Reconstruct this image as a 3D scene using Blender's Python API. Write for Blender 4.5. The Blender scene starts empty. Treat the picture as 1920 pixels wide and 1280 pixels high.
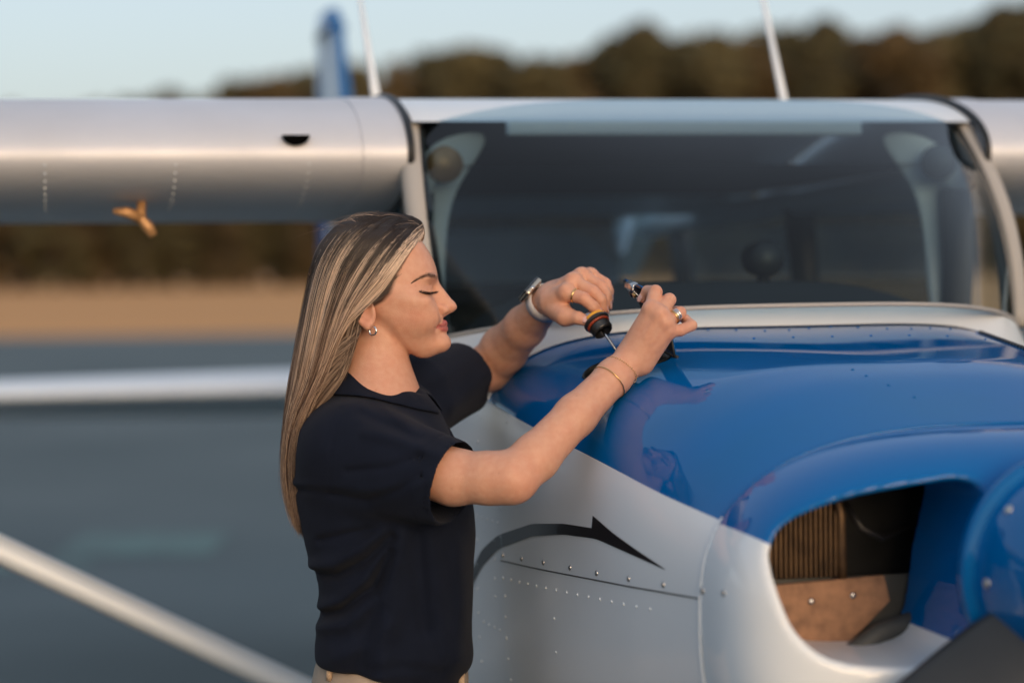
import bpy, bmesh, math, random
import numpy as np
from mathutils import Vector, Matrix

random.seed(7); RNG = np.random.default_rng(7)
scn = bpy.context.scene
col = scn.collection
R = math.radians

# ------------------------------------------------------------------ camera
FPX, HORIZON, CAM_H, ROLL = 4150.0, 505.0, 1.60, R(0.8)      # focal length and horizon in pixels of the 1920x1280 photograph
pitch = math.atan((640 - HORIZON) / FPX)
CF = np.array([0, math.cos(pitch), -math.sin(pitch)])
_r = np.array([1.0, 0, 0]); _u = np.array([0, math.sin(pitch), math.cos(pitch)])
CR = _r * math.cos(ROLL) - _u * math.sin(ROLL)
CU = _u * math.cos(ROLL) + _r * math.sin(ROLL)
CC = np.array([0, 0, CAM_H])
def P(px, py, d):
    """point at depth d (metres along the view axis) behind pixel (px, py) of the photograph"""
    return CC + (CF + CR * (px - 960) / FPX - CU * (py - 640) / FPX) * d
cam_d = bpy.data.cameras.new('camera'); cam = bpy.data.objects.new('camera', cam_d); col.objects.link(cam)
cam.matrix_world = Matrix(((CR[0], CU[0], -CF[0], CC[0]), (CR[1], CU[1], -CF[1], CC[1]), (CR[2], CU[2], -CF[2], CC[2]), (0, 0, 0, 1)))
cam_d.sensor_width = 36.0; cam_d.lens = FPX / 1920 * 36.0
cam_d.clip_start = 0.05; cam_d.clip_end = 4000
cam_d.dof.use_dof = True; cam_d.dof.focus_distance = 3.17; cam_d.dof.aperture_fstop = 1.9
scn.camera = cam

# ------------------------------------------------------------------ light
SUN_EL, SUN_AZ = R(8), R(160)      # azimuth from +Y, clockwise seen from above: behind the camera, to its right
world = bpy.data.worlds.new('World'); scn.world = world; world.use_nodes = True
wn = world.node_tree; bg = wn.nodes['Background']
sky = wn.nodes.new('ShaderNodeTexSky'); sky.sky_type = 'NISHITA'; sky.sun_disc = False
sky.sun_elevation = SUN_EL; sky.sun_rotation = SUN_AZ; sky.dust_density = 3.0; sky.air_density = 0.9; sky.ozone_density = 1.5
veil = wn.nodes.new('ShaderNodeVectorMath'); veil.operation = 'MULTIPLY_ADD'      # an even layer of thin high cloud over the clear sky
veil.inputs[1].default_value = (0.36, 0.34, 0.34); veil.inputs[2].default_value = (0.90, 0.98, 1.10)
wn.links.new(sky.outputs[0], veil.inputs[0]); wn.links.new(veil.outputs[0], bg.inputs[0]); bg.inputs[1].default_value = 0.15
sun_d = bpy.data.lights.new('sun', 'SUN'); sun = bpy.data.objects.new('sun', sun_d); col.objects.link(sun)
sun_d.energy = 0.78; sun_d.angle = R(38); sun_d.color = (1.0, 0.71, 0.48)
sdir = Vector((math.sin(SUN_AZ) * math.cos(SUN_EL), math.cos(SUN_AZ) * math.cos(SUN_EL), math.sin(SUN_EL)))
sun.rotation_euler = sdir.to_track_quat('Z', 'Y').to_euler(); sun.location = (-6, -12, 8)
scn.view_settings.view_transform = 'Standard'; scn.view_settings.look = 'None'
scn.view_settings.exposure = 1.34; scn.view_settings.gamma = 1.0; scn.view_settings.use_curve_mapping = False
scn.render.engine = 'CYCLES'
cy = scn.cycles
cy.max_bounces = 8; cy.transparent_max_bounces = 12; cy.use_denoising = True; cy.caustics_reflective = False; cy.caustics_refractive = False

# ------------------------------------------------------------------ materials
def mat(name, base, rough=0.5, metal=0.0, coat=0.0, coat_rough=0.03, spec=0.5, noise=None, noise_scale=20.0, bump=0.0, bump_scale=200.0,
        sheen=0.0, subsurf=0.0, attr=None, rough_noise=0.0):
    m = bpy.data.materials.new(name); m.use_nodes = True
    nt = m.node_tree; b = nt.nodes['Principled BSDF']
    b.inputs['Base Color'].default_value = (*base, 1); b.inputs['Roughness'].default_value = rough
    b.inputs['Metallic'].default_value = metal; b.inputs['Coat Weight'].default_value = coat; b.inputs['Coat Roughness'].default_value = coat_rough
    b.inputs['Specular IOR Level'].default_value = spec
    if sheen: b.inputs['Sheen Weight'].default_value = sheen; b.inputs['Sheen Roughness'].default_value = 0.5
    if subsurf:
        b.inputs['Subsurface Weight'].default_value = subsurf; b.inputs['Subsurface Radius'].default_value = (1.0, 0.35, 0.2); b.inputs['Subsurface Scale'].default_value = 0.006
    tc = nt.nodes.new('ShaderNodeTexCoord')
    src = None
    if attr:
        a = nt.nodes.new('ShaderNodeAttribute'); a.attribute_name = attr; src = a.outputs['Color']
    if noise is not None:
        t = nt.nodes.new('ShaderNodeTexNoise'); t.inputs['Scale'].default_value = noise_scale; t.inputs['Detail'].default_value = 6
        nt.links.new(tc.outputs['Object'], t.inputs['Vector'])
        cr = nt.nodes.new('ShaderNodeMapRange'); cr.inputs[1].default_value = 0.3; cr.inputs[2].default_value = 0.7
        nt.links.new(t.outputs['Fac'], cr.inputs[0])
        mx = nt.nodes.new('ShaderNodeMix'); mx.data_type = 'RGBA'
        nt.links.new(cr.outputs[0], mx.inputs[0])
        if src is not None:
            mx.blend_type = 'MULTIPLY'; nt.links.new(src, mx.inputs[6]); mx.inputs[7].default_value = (*noise, 1)
        else:
            mx.inputs[6].default_value = (*base, 1); mx.inputs[7].default_value = (*noise, 1)
        src = mx.outputs[2]
        if rough_noise:
            rr = nt.nodes.new('ShaderNodeMapRange'); rr.inputs[3].default_value = max(0, rough - rough_noise); rr.inputs[4].default_value = rough + rough_noise
            nt.links.new(cr.outputs[0], rr.inputs[0]); nt.links.new(rr.outputs[0], b.inputs['Roughness'])
    if src is not None: nt.links.new(src, b.inputs['Base Color'])
    if bump:
        t2 = nt.nodes.new('ShaderNodeTexNoise'); t2.inputs['Scale'].default_value = bump_scale; t2.inputs['Detail'].default_value = 4
        nt.links.new(tc.outputs['Object'], t2.inputs['Vector'])
        bp = nt.nodes.new('ShaderNodeBump'); bp.inputs['Strength'].default_value = bump; bp.inputs['Distance'].default_value = 0.002
        nt.links.new(t2.outputs['Fac'], bp.inputs['Height']); nt.links.new(bp.outputs[0], b.inputs['Normal'])
    return m

# ------------------------------------------------------------------ mesh helpers
def tag(o, label=None, cat=None, group=None, kind=None):
    if label: o['label'] = label
    if cat: o['category'] = cat
    if group: o['group'] = group
    if kind: o['kind'] = kind
    return o
def empty(name, loc=(0, 0, 0), rz=0.0):
    o = bpy.data.objects.new(name, None); col.objects.link(o); o.location = loc; o.rotation_euler = (0, 0, rz); o.empty_display_size = 0.2
    return o
def mesh_obj(name, V, Fc, m, parent=None, smooth=True, world_coords=False, uvs=None):
    me = bpy.data.meshes.new(name)
    V = np.asarray(V, dtype=np.float64)
    if world_coords and parent is not None:
        loc = np.array(parent.location); V = V - loc            # parents in world space are unrotated empties
    me.from_pydata([tuple(v) for v in V] if len(V) < 60000 else V.tolist(), [], [tuple(f) for f in Fc] if not isinstance(Fc, np.ndarray) else Fc.tolist())
    if smooth: me.polygons.foreach_set('use_smooth', np.ones(len(me.polygons), dtype=bool))
    me.update()
    if m is not None: me.materials.append(m)
    o = bpy.data.objects.new(name, me); col.objects.link(o)
    if parent is not None: o.parent = parent
    return o
class MB:
    """collects shapes for one mesh"""
    def __init__(s): s.V = []; s.F = []
    def add(s, V, F):
        n = len(s.V); s.V.extend([tuple(map(float, v)) for v in V]); s.F.extend([tuple(int(i) + n for i in f) for f in F]); return s
    def box(s, lo, hi, bev=0.0):
        x0, y0, z0 = lo; x1, y1, z1 = hi
        if bev <= 0:
            V = [(x, y, z) for z in (z0, z1) for y in (y0, y1) for x in (x0, x1)]
            return s.add(V, [(0, 2, 3, 1), (4, 5, 7, 6), (0, 1, 5, 4), (2, 6, 7, 3), (0, 4, 6, 2), (1, 3, 7, 5)])
        bm = bmesh.new(); bmesh.ops.create_cube(bm, size=1.0)
        for v in bm.verts:
            v.co = Vector(((x0 + x1) / 2 + v.co.x * (x1 - x0), (y0 + y1) / 2 + v.co.y * (y1 - y0), (z0 + z1) / 2 + v.co.z * (z1 - z0)))
        bmesh.ops.bevel(bm, geom=list(bm.edges), offset=bev, segments=3, affect='EDGES', profile=0.5)
        bm.verts.index_update(); s.add([v.co[:] for v in bm.verts], [[v.index for v in f.verts] for f in bm.faces]); bm.free(); return s
    def tube(s, pts, rad, n=10, cap=True, squash=None):
        pts = [np.asarray(p, float) for p in pts]; k = len(pts)
        rad = [rad] * k if np.isscalar(rad) else list(rad)
        T = [(pts[min(i + 1, k - 1)] - pts[max(i - 1, 0)]) for i in range(k)]
        T = [t / (np.linalg.norm(t) + 1e-12) for t in T]
        ref = np.array([0, 0, 1.0]) if abs(T[0][2]) < 0.9 else np.array([1.0, 0, 0])
        N = np.cross(T[0], ref); N /= np.linalg.norm(N); V = []
        for i in range(k):
            N = N - T[i] * (N @ T[i]); N /= np.linalg.norm(N); B = np.cross(T[i], N)
            for j in range(n):
                a = 2 * math.pi * j / n
                V.append(pts[i] + rad[i] * (math.cos(a) * N + math.sin(a) * (B if squash is None else B * squash)))
        Fc = [(i * n + j, i * n + (j + 1) % n, (i + 1) * n + (j + 1) % n, (i + 1) * n + j) for i in range(k - 1) for j in range(n)]
        if cap: Fc += [tuple(range(n - 1, -1, -1)), tuple((k - 1) * n + j for j in range(n))]
        return s.add(V, Fc)
    def lathe(s, prof, axis_o, axis_d, n=24):
        o = np.asarray(axis_o, float); d = np.asarray(axis_d, float); d /= np.linalg.norm(d)
        ref = np.array([0, 0, 1.0]) if abs(d[2]) < 0.9 else np.array([1.0, 0, 0])
        N = np.cross(d, ref); N /= np.linalg.norm(N); B = np.cross(d, N); V = []
        for (r, h) in prof:
            for j in range(n):
                a = 2 * math.pi * j / n; V.append(o + d * h + max(r, 1e-5) * (math.cos(a) * N + math.sin(a) * B))
        k = len(prof)
        return s.add(V, [(i * n + j, i * n + (j + 1) % n, (i + 1) * n + (j + 1) % n, (i + 1) * n + j) for i in range(k - 1) for j in range(n)])
    def grid(s, G, closed_u=False, closed_v=False):
        G = np.asarray(G, float); a, b = G.shape[:2]
        Fc = [(i * b + j, ((i + 1) % a) * b + j, ((i + 1) % a) * b + (j + 1) % b, i * b + (j + 1) % b)
              for i in range(a if closed_u else a - 1) for j in range(b if closed_v else b - 1)]
        return s.add(G.reshape(-1, 3), Fc)
    def torus(s, c, axis, R0, r0, n=32, m=10, squash=1.0):
        c = np.asarray(c, float); d = np.asarray(axis, float); d /= np.linalg.norm(d)
        ref = np.array([0, 0, 1.0]) if abs(d[2]) < 0.9 else np.array([1.0, 0, 0])
        N = np.cross(d, ref); N /= np.linalg.norm(N); B = np.cross(d, N)
        G = [[c + (R0 + r0 * math.cos(b)) * (math.cos(a) * N + math.sin(a) * B) + d * r0 * squash * math.sin(b)
              for b in np.linspace(0, 2 * math.pi, m, endpoint=False)] for a in np.linspace(0, 2 * math.pi, n, endpoint=False)]
        return s.grid(G, True, True)
    def build(s, name, m, parent=None, smooth=True, auto=None):
        o = mesh_obj(name, s.V, s.F, m, parent, smooth)
        bm = bmesh.new(); bm.from_mesh(o.data); bmesh.ops.recalc_face_normals(bm, faces=bm.faces); bm.to_mesh(o.data); bm.free()
        if auto:
            o.data.set_sharp_from_angle(angle=R(auto))
        return o
def smooth_table(xs, ys, lo, hi, n=2000, sigma=None):
    """piecewise table -> smooth lookup function"""
    t = np.linspace(lo, hi, n); y = np.interp(t, xs, ys)
    if sigma:
        k = int(4 * sigma / (hi - lo) * n) + 1; g = np.exp(-0.5 * ((np.arange(-k, k + 1) * (hi - lo) / n) / sigma) ** 2); g /= g.sum()
        # linear extrapolation padding keeps the ends in place
        a0 = y[0] - (y[1] - y[0]) * np.arange(k, 0, -1); a1 = y[-1] + (y[-1] - y[-2]) * np.arange(1, k + 1)
        y = np.convolve(np.concatenate([a0, y, a1]), g, 'valid')
    return lambda q: np.interp(q, t, y)

# ------------------------------------------------------------------ implicit surfaces (used for the body, the clothes and the nose bowl)
def smin(a, b, k):
    if k <= 0: return np.minimum(a, b)
    h = np.clip(0.5 + 0.5 * (b - a) / k, 0, 1); return b * (1 - h) + a * h - k * h * (1 - h)
def smax(a, b, k): return -smin(-a, -b, k)
class Prim:
    def __init__(s, fn, c, rad, op='u', k=0.0): s.fn, s.c, s.rad, s.op, s.k = fn, np.asarray(c, float), rad, op, k
def cone(a, b, ra, rb, op='u', k=0.0):
    a = np.asarray(a, float); b = np.asarray(b, float); ab = b - a; L2 = max(ab @ ab, 1e-12)
    def fn(p):
        t = np.clip(((p - a) @ ab) / L2, 0, 1)
        return np.linalg.norm(p - a - t[..., None] * ab, axis=-1) - (ra + (rb - ra) * t)
    return Prim(fn, (a + b) / 2, math.sqrt(L2) / 2 + max(ra, rb), op, k)
def ell(c, rad, M=None, op='u', k=0.0):
    c = np.asarray(c, float); rad = np.asarray(rad, float)
    def fn(p):
        q = p - c
        if M is not None: q = q @ M                    # columns of M are the ellipsoid's axes
        k0 = np.linalg.norm(q / rad, axis=-1); k1 = np.linalg.norm(q / rad ** 2, axis=-1)
        return k0 * (k0 - 1) / np.maximum(k1, 1e-9)
    return Prim(fn, c, rad.max(), op, k)
def chain(pts, rads, op='u', k=0.0, kk=None):
    return [cone(pts[i], pts[i + 1], rads[i], rads[i + 1], op, k if i == 0 or kk is None else kk) for i in range(len(pts) - 1)]
def apply_op(Fv, d, op, k):
    if op == 'u': return smin(Fv, d, k)
    if op == 's': return smax(Fv, -d, k)
    return smax(Fv, d, k)
def field(prims, p):
    Fv = np.full(p.shape[:-1], 1.0)
    for q in prims: Fv = apply_op(Fv, q.fn(p), q.op, q.k)
    return Fv
def polygonise(prims, lo, hi, h, B=8):
    """surface nets on sparse blocks; returns vertices and quads"""
    lo = np.asarray(lo, float); hi = np.asarray(hi, float)
    nb = np.ceil((hi - lo) / (h * B)).astype(int)
    I = np.stack(np.meshgrid(*[np.arange(n) for n in nb], indexing='ij'), -1).reshape(-1, 3)
    cen = lo + (I + 0.5) * h * B; br = h * B * math.sqrt(3) / 2
    Fc = np.full(len(cen), 1.0)
    for q in prims:
        near = np.linalg.norm(cen - q.c, axis=1) < q.rad + br * 2.5 + abs(q.k)
        if q.op == 'i': near[:] = True
        if near.any(): Fc[near] = apply_op(Fc[near], q.fn(cen[near]), q.op, q.k)
    keep = np.abs(Fc) < br * 1.8 + 0.004
    I = I[keep]; cen = cen[keep]
    g = np.stack(np.meshgrid(*[np.arange(B + 1)] * 3, indexing='ij'), -1).reshape(-1, 3)
    Fv = np.full((len(I), len(g)), 1.0)
    CH = 1500
    for s0 in range(0, len(I), CH):
        sl = slice(s0, min(s0 + CH, len(I)))
        pts = lo + (I[sl][:, None, :] * B + g[None]) * h
        Fs = np.full(pts.shape[:2], 1.0); cs = cen[sl]
        for q in prims:
            near = np.linalg.norm(cs - q.c, axis=1) < q.rad + br * 1.3 + abs(q.k) * 1.2
            if q.op == 'i': near[:] = True
            if near.any(): Fs[near] = apply_op(Fs[near], q.fn(pts[near]), q.op, q.k)
        Fv[sl] = Fs
    V8 = Fv.reshape(len(I), B + 1, B + 1, B + 1)
    cor = [(a, b, c) for a in (0, 1) for b in (0, 1) for c in (0, 1)]
    sub = {c: V8[:, c[0]:c[0] + B, c[1]:c[1] + B, c[2]:c[2] + B] for c in cor}
    neg = sum((sub[c] < 0).astype(np.int8) for c in cor)
    act = (neg > 0) & (neg < 8)
    bi, i, j, k = np.nonzero(act)
    vals = {c: sub[c][bi, i, j, k] for c in cor}
    acc = np.zeros((len(bi), 3)); cnt = np.zeros(len(bi))
    for c in cor:
        for ax in range(3):
            if c[ax] == 1: continue
            d = list(c); d[ax] = 1; d = tuple(d)
            a, b = vals[c], vals[d]; x = (a < 0) != (b < 0)
            t = a / np.where(x, a - b, 1)
            p = np.tile(np.array(c, float), (len(bi), 1)); p[:, ax] = t
            acc[x] += p[x]; cnt[x] += 1
    cell = I[bi] * B + np.stack([i, j, k], -1)
    V = lo + (cell + acc / cnt[:, None]) * h
    N = int(nb.max() * B + 10)
    key = ((cell[:, 0] + 2) * N + cell[:, 1] + 2) * N + cell[:, 2] + 2
    order = np.argsort(key); key_s = key[order]
    key_u, first = np.unique(key_s, return_index=True); order = order[first]; V = V[order]; cell = cell[order]
    vals = {c: vals[c][order] for c in ((0, 0, 0), (1, 0, 0), (0, 1, 0), (0, 0, 1))}
    quads = []
    st = [N * N, N, 1]
    for ax in range(3):
        d = [0, 0, 0]; d[ax] = 1
        a, b = vals[(0, 0, 0)], vals[tuple(d)]
        x = np.nonzero((a < 0) != (b < 0))[0]
        o1, o2 = [q for q in range(3) if q != ax]
        k0 = key_u[x]; ks = [k0, k0 - st[o1], k0 - st[o1] - st[o2], k0 - st[o2]]
        ids = []; ok = np.ones(len(x), bool)
        for kk in ks:
            p = np.clip(np.searchsorted(key_u, kk), 0, len(key_u) - 1); ok &= key_u[p] == kk; ids.append(p)
        Q = np.stack(ids, -1); flip = (a[x] > 0) ^ (ax == 1)
        Q = np.where(flip[:, None], Q[:, ::-1], Q)[ok]
        quads.append(Q)
    return V, np.concatenate(quads)
def relax(V, Q, it=1, lam=0.5):
    n = len(V)
    for _ in range(it):
        acc = np.zeros_like(V); cnt = np.zeros(n)
        for a, b in ((0, 1), (1, 2), (2, 3), (3, 0)):
            for s_, t_ in ((a, b), (b, a)):
                for ax in range(3): acc[:, ax] += np.bincount(Q[:, s_], V[Q[:, t_], ax], n)
                cnt += np.bincount(Q[:, s_], minlength=n)
        V = V + lam * (acc / np.maximum(cnt, 1)[:, None] - V)
    return V
def fast_mesh(name, V, Q, m, parent=None, smooth=True):
    me = bpy.data.meshes.new(name)
    me.vertices.add(len(V)); me.vertices.foreach_set('co', np.asarray(V, np.float32).ravel())
    k = Q.shape[1]
    me.loops.add(Q.size); me.loops.foreach_set('vertex_index', Q.astype(np.int32).ravel())
    me.polygons.add(len(Q)); me.polygons.foreach_set('loop_start', np.arange(0, Q.size, k, dtype=np.int32))
    me.update(calc_edges=True); me.validate()
    if smooth: me.polygons.foreach_set('use_smooth', np.ones(len(me.polygons), dtype=bool))
    if m is not None: me.materials.append(m)
    o = bpy.data.objects.new(name, me); col.objects.link(o)
    if parent is not None: o.parent = parent
    return o
def point_color(o, name, C):
    a = o.data.color_attributes.new(name, 'FLOAT_COLOR', 'POINT')
    C = np.asarray(C, np.float32)
    if C.shape[1] == 3: C = np.concatenate([C, np.ones((len(C), 1), np.float32)], 1)
    a.data.foreach_set('color', C.ravel())
# ================================================================== the setting
m_tarmac = mat('tarmac', (0.062, 0.090, 0.098), 0.85, noise=(0.100, 0.132, 0.140), noise_scale=0.35, bump=0.5, bump_scale=60, spec=0.4)
m_grass = mat('dry_grass', (0.66, 0.34, 0.14), 0.95, noise=(0.52, 0.28, 0.12), noise_scale=0.05, spec=0.1)
m_paint = mat('faded_paint', (0.10, 0.19, 0.18), 0.8, noise=(0.075, 0.115, 0.12), noise_scale=3.0)
def sheet(name, x0, x1, y0, y1, z, m, nx=2, ny=2):
    G = [[(x, y, z) for y in np.linspace(y0, y1, ny)] for x in np.linspace(x0, x1, nx)]
    o = MB().grid(G).build(name, m, smooth=False); tag(o, kind='structure'); return o
sheet('ground', -1500, 1500, -1500, 1500, -0.008, m_grass)
sheet('tarmac', -160, 160, -120, 58, 0.0, m_tarmac)
o = sheet('painted_marking', -2.65, -1.75, 12.6, 13.7, 0.004, m_paint)
o = sheet('painted_marking', -3.5, -2.35, 12.0, 12.4, 0.004, m_paint)

# --- trees: one mesh set per kind, copied
m_bark = mat('bark', (0.05, 0.035, 0.025), 0.9)
m_leaf = [mat('leaf_olive', (0.115, 0.098, 0.042), 0.8, noise=(0.068, 0.062, 0.028), noise_scale=0.6),
          mat('leaf_brown', (0.118, 0.082, 0.034), 0.8, noise=(0.078, 0.058, 0.025), noise_scale=0.6),
          mat('leaf_dark', (0.060, 0.064, 0.030), 0.8, noise=(0.095, 0.075, 0.034), noise_scale=0.6)]
def crown_mesh(rng, H, kind, n):
    """leaf clumps spread through lobes; H = tree height"""
    c0, W = (0.07, 0.24) if kind != 2 else (0.06, 0.17)
    lobes = []
    for i in range(24):
        f = rng.uniform(c0, 0.93); a = rng.uniform(0, 2 * math.pi)
        span = W * H * (1.0 - 0.75 * max(0, (f - 0.55) / 0.45)) if kind != 2 else W * H * (1.15 - f)
        rr = span * math.sqrt(rng.uniform(0, 1)) * 0.8
        lobes.append((rr * math.cos(a), rr * math.sin(a), f * H, rng.uniform(0.06, 0.12) * H))
    lobes.append((0, 0, 0.94 * H, 0.055 * H))
    V, Fc = [], []
    for _ in range(n):
        l = lobes[rng.integers(len(lobes))]
        d = rng.normal(size=3); d /= np.linalg.norm(d); p = np.array(l[:3]) + d * l[3] * rng.uniform(0.35, 1.0) ** 0.6 * np.array([1, 1, 0.8])
        s = rng.uniform(0.25, 0.55); a = rng.normal(size=3); a /= np.linalg.norm(a); b = np.cross(a, rng.normal(size=3)); b /= np.linalg.norm(b)
        k = len(V); V += [p - a * s, p + b * s * 0.6, p + a * s, p - b * s * 0.6]; Fc.append((k, k + 1, k + 2, k + 3))
    return V, Fc, lobes
TREES = []
for kind in range(3):
    for v in range(2):
        rng = np.random.default_rng(100 + kind * 10 + v); H = 20.0
        V, Fc, lobes = crown_mesh(rng, H, kind, 5200)
        crown = bpy.data.meshes.new('crown'); crown.from_pydata([tuple(p) for p in V], [], Fc); crown.materials.append(m_leaf[kind]); crown.update()
        b = MB(); b.tube([(0, 0, -0.3), (0.1, 0, 0.25 * H), (-0.1, 0.1, 0.6 * H), (0, 0, 0.9 * H)], [0.36, 0.28, 0.17, 0.05], 8)
        for l in lobes[:9]: b.tube([(0, 0, l[2] * 0.62), (l[0] * 0.5, l[1] * 0.5, l[2] * 0.85), l[:3]], [0.12, 0.08, 0.03], 5, cap=False)
        t = b.build('trunk', m_bark); TREES.append((t.data, crown)); bpy.data.objects.remove(t)
tree_kind = ['olive green broadleaf tree', 'russet brown broadleaf tree', 'narrow dark conical tree']
def put_tree(px, py, d, v, label, scale=1.0):
    top = P(px, py, d); h = top[2] / 0.96
    e = empty('tree', (top[0], top[1], 0), random.uniform(0, 6.28)); tag(e, label, 'tree', 'tree line beyond the airfield')
    s = h / 20.0
    e.scale = (s * scale, s * scale, s)
    for nm, me in zip(('trunk', 'crown'), TREES[v]):
        c = bpy.data.objects.new(nm, me); col.objects.link(c); c.parent = e
tops = [(-60, 212), (20, 205), (100, 214), (180, 200), (250, 196), (318, 176), (390, 186), (450, 160), (520, 148), (590, 140), (655, 132), (740, 124), (815, 108), (880, 96), (940, 104),
        (1010, 122), (1080, 112), (1150, 78), (1205, 52), (1265, 84), (1335, 70), (1400, 84), (1470, 66), (1545, 44), (1610, 74), (1680, 58), (1745, 74), (1815, 52), (1885, 18), (1950, 8), (2020, 20)]
kinds_seq = [0, 3, 1, 2, 0, 4, 1, 0, 2, 1, 0, 3, 0, 1, 5, 0, 3, 1, 4, 0, 1, 2, 0, 5, 3, 2, 0, 1, 4, 5, 0]
for i, (px, py) in enumerate(tops):
    v = kinds_seq[i]; k = tree_kind[v // 2]
    put_tree(px, py, 262 + 22 * ((i * 7) % 5) / 5, v, f'tall {k} in the front row of the distant tree line', 1.05)
for i, px in enumerate(range(-80, 2060, 74)):      # second row, lower, fills the gaps under the first
    t = np.interp(px, [a for a, _ in tops], [b for _, b in tops]) + 26 + 14 * math.sin(i * 2.3)
    v = (i * 5 + 1) % 6
    put_tree(px, t, 300 + 12 * ((i * 3) % 4), v, f'{tree_kind[v // 2]} in the back row of the distant tree line', 1.15)
for i, px in enumerate(range(-60, 640, 54)):      # young growth along the edge of the field
    v = (i * 5 + 2) % 4
    put_tree(px, 372 + 24 * math.sin(i * 1.7), 250 + (i % 3) * 3, v, f'low bushy {tree_kind[v // 2]} at the foot of the distant tree line', 1.5)
# the wood goes on round the field on both sides and behind the photographer, where it shows in the paint and glass
wv, wf = [], []; rng = np.random.default_rng(5)
for i in range(250):
    a = R(16.5 + 327 * i / 249 + rng.uniform(-0.4, 0.4)); rr = rng.uniform(285, 330); cx, cy_ = rr * math.sin(a), rr * math.cos(a); H = rng.uniform(15, 23)
    for _ in range(190):
        d = rng.normal(size=3); d /= np.linalg.norm(d); p = np.array([cx, cy_, 0.52 * H]) + d * np.array([5.5, 5.5, 0.52 * H]) * rng.uniform(0.5, 1); s = 1.5
        a_ = rng.normal(size=3); a_ /= np.linalg.norm(a_); b_ = np.cross(a_, rng.normal(size=3)); b_ /= np.linalg.norm(b_)
        k = len(wv); wv += [p - a_ * s, p + b_ * s, p + a_ * s, p - b_ * s]; wf.append((k, k + 1, k + 2, k + 3))
o = mesh_obj('distant_wood', wv, wf, m_leaf[0], smooth=False); tag(o, 'dark wood running on round the edge of the airfield', 'wood', kind='stuff')
# ================================================================== the aircraft
# local frame: X to the aircraft's left (right in the picture), Y aft, Z up; origin on the ground under the wing's leading edge at the centre line
AC = empty('light_aircraft', (0.357, 4.0, 0), R(12))
tag(AC, 'blue and white high wing light aircraft with its blue engine cowling beside the woman', 'aircraft')
m_white = mat('white_paint', (0.78, 0.83, 0.86), 0.42, coat=0.3, coat_rough=0.16, noise=(0.72, 0.77, 0.81), noise_scale=3.0, bump=0.10, bump_scale=9.0)
m_blue = mat('blue_paint', (0.0002, 0.120, 0.38), 0.5, spec=0.0, coat=0.72, coat_rough=0.02, bump=0.04, bump_scale=7.0, noise=(0.0005, 0.118, 0.34), noise_scale=6.0)
m_wing = mat('silver_white_paint', (0.70, 0.71, 0.745), 0.52, metal=0.30, noise=(0.62, 0.63, 0.66), noise_scale=4.0, rough_noise=0.06, bump=0.12, bump_scale=7.0)
m_black = mat('black_rubber', (0.012, 0.012, 0.012), 0.5)
m_recess_shade = mat('recess_shade', (0.003, 0.003, 0.003), 0.9, spec=0.0)  # near-black colour stands in for the shade inside the air inlet
m_decal = mat('black_decal', (0.012, 0.009, 0.010), 0.35, coat=0.4)
m_steel = mat('bright_steel', (0.62, 0.62, 0.62), 0.25, metal=1.0, noise=(0.42, 0.42, 0.42), noise_scale=300)
m_dark = mat('dark_interior', (0.022, 0.024, 0.026), 0.8)
m_seat = mat('seat_cloth', (0.028, 0.027, 0.027), 0.9, noise=(0.018, 0.018, 0.018), noise_scale=60)
m_trim = mat('cabin_trim', (0.42, 0.40, 0.37), 0.6)
m_post = mat('cabin_post', (0.11, 0.105, 0.10), 0.7)
m_tan = mat('tan_baffle', (0.38, 0.205, 0.115), 0.75, noise=(0.20, 0.11, 0.065), noise_scale=55, bump=0.3, bump_scale=300)
m_fin = mat('cylinder_fin', (0.17, 0.105, 0.055), 0.5, metal=0.6, noise=(0.07, 0.045, 0.028), noise_scale=50)
m_grey = mat('grey_duct', (0.075, 0.08, 0.078), 0.6, noise=(0.05, 0.054, 0.052), noise_scale=30)
m_blade = mat('blade_black', (0.016, 0.018, 0.019), 0.45, coat=0.15, noise=(0.024, 0.026, 0.027), noise_scale=15)
m_vent = mat('vent_brass', (0.55, 0.30, 0.13), 0.4, metal=0.3)
m_glass = bpy.data.materials.new('acrylic'); m_glass.use_nodes = True
nt = m_blue.node_tree; tn = nt.nodes.new('ShaderNodeTexNoise'); tn.inputs['Scale'].default_value = 11.0; tn.inputs['Detail'].default_value = 8      # dust film: the gloss varies
tcx = nt.nodes.new('ShaderNodeTexCoord'); nt.links.new(tcx.outputs['Object'], tn.inputs['Vector']); mr = nt.nodes.new('ShaderNodeMapRange'); mr.inputs[1].default_value = 0.45; mr.inputs[2].default_value = 0.75; mr.inputs[3].default_value = 0.012; mr.inputs[4].default_value = 0.10
nt.links.new(tn.outputs['Fac'], mr.inputs[0]); nt.links.new(mr.outputs[0], nt.nodes['Principled BSDF'].inputs['Coat Roughness'])
nt = m_glass.node_tree; nt.nodes.remove(nt.nodes['Principled BSDF'])
tr = nt.nodes.new('ShaderNodeBsdfTransparent'); tr.inputs[0].default_value = (0.56, 0.70, 0.76, 1)
gl = nt.nodes.new('ShaderNodeBsdfGlossy'); gl.inputs[0].default_value = (1, 1, 1, 1); gl.inputs['Roughness'].default_value = 0.015
fr = nt.nodes.new('ShaderNodeFresnel'); fr.inputs[0].default_value = 1.5
fm = nt.nodes.new('ShaderNodeMath'); fm.operation = 'MULTIPLY'; fm.inputs[1].default_value = 0.75; fm.use_clamp = True
nt.links.new(fr.outputs[0], fm.inputs[0])
ms = nt.nodes.new('ShaderNodeMixShader'); nt.links.new(fm.outputs[0], ms.inputs[0]); nt.links.new(tr.outputs[0], ms.inputs[1]); nt.links.new(gl.outputs[0], ms.inputs[2])
nt.links.new(ms.outputs[0], nt.nodes['Material Output'].inputs[0])

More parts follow.
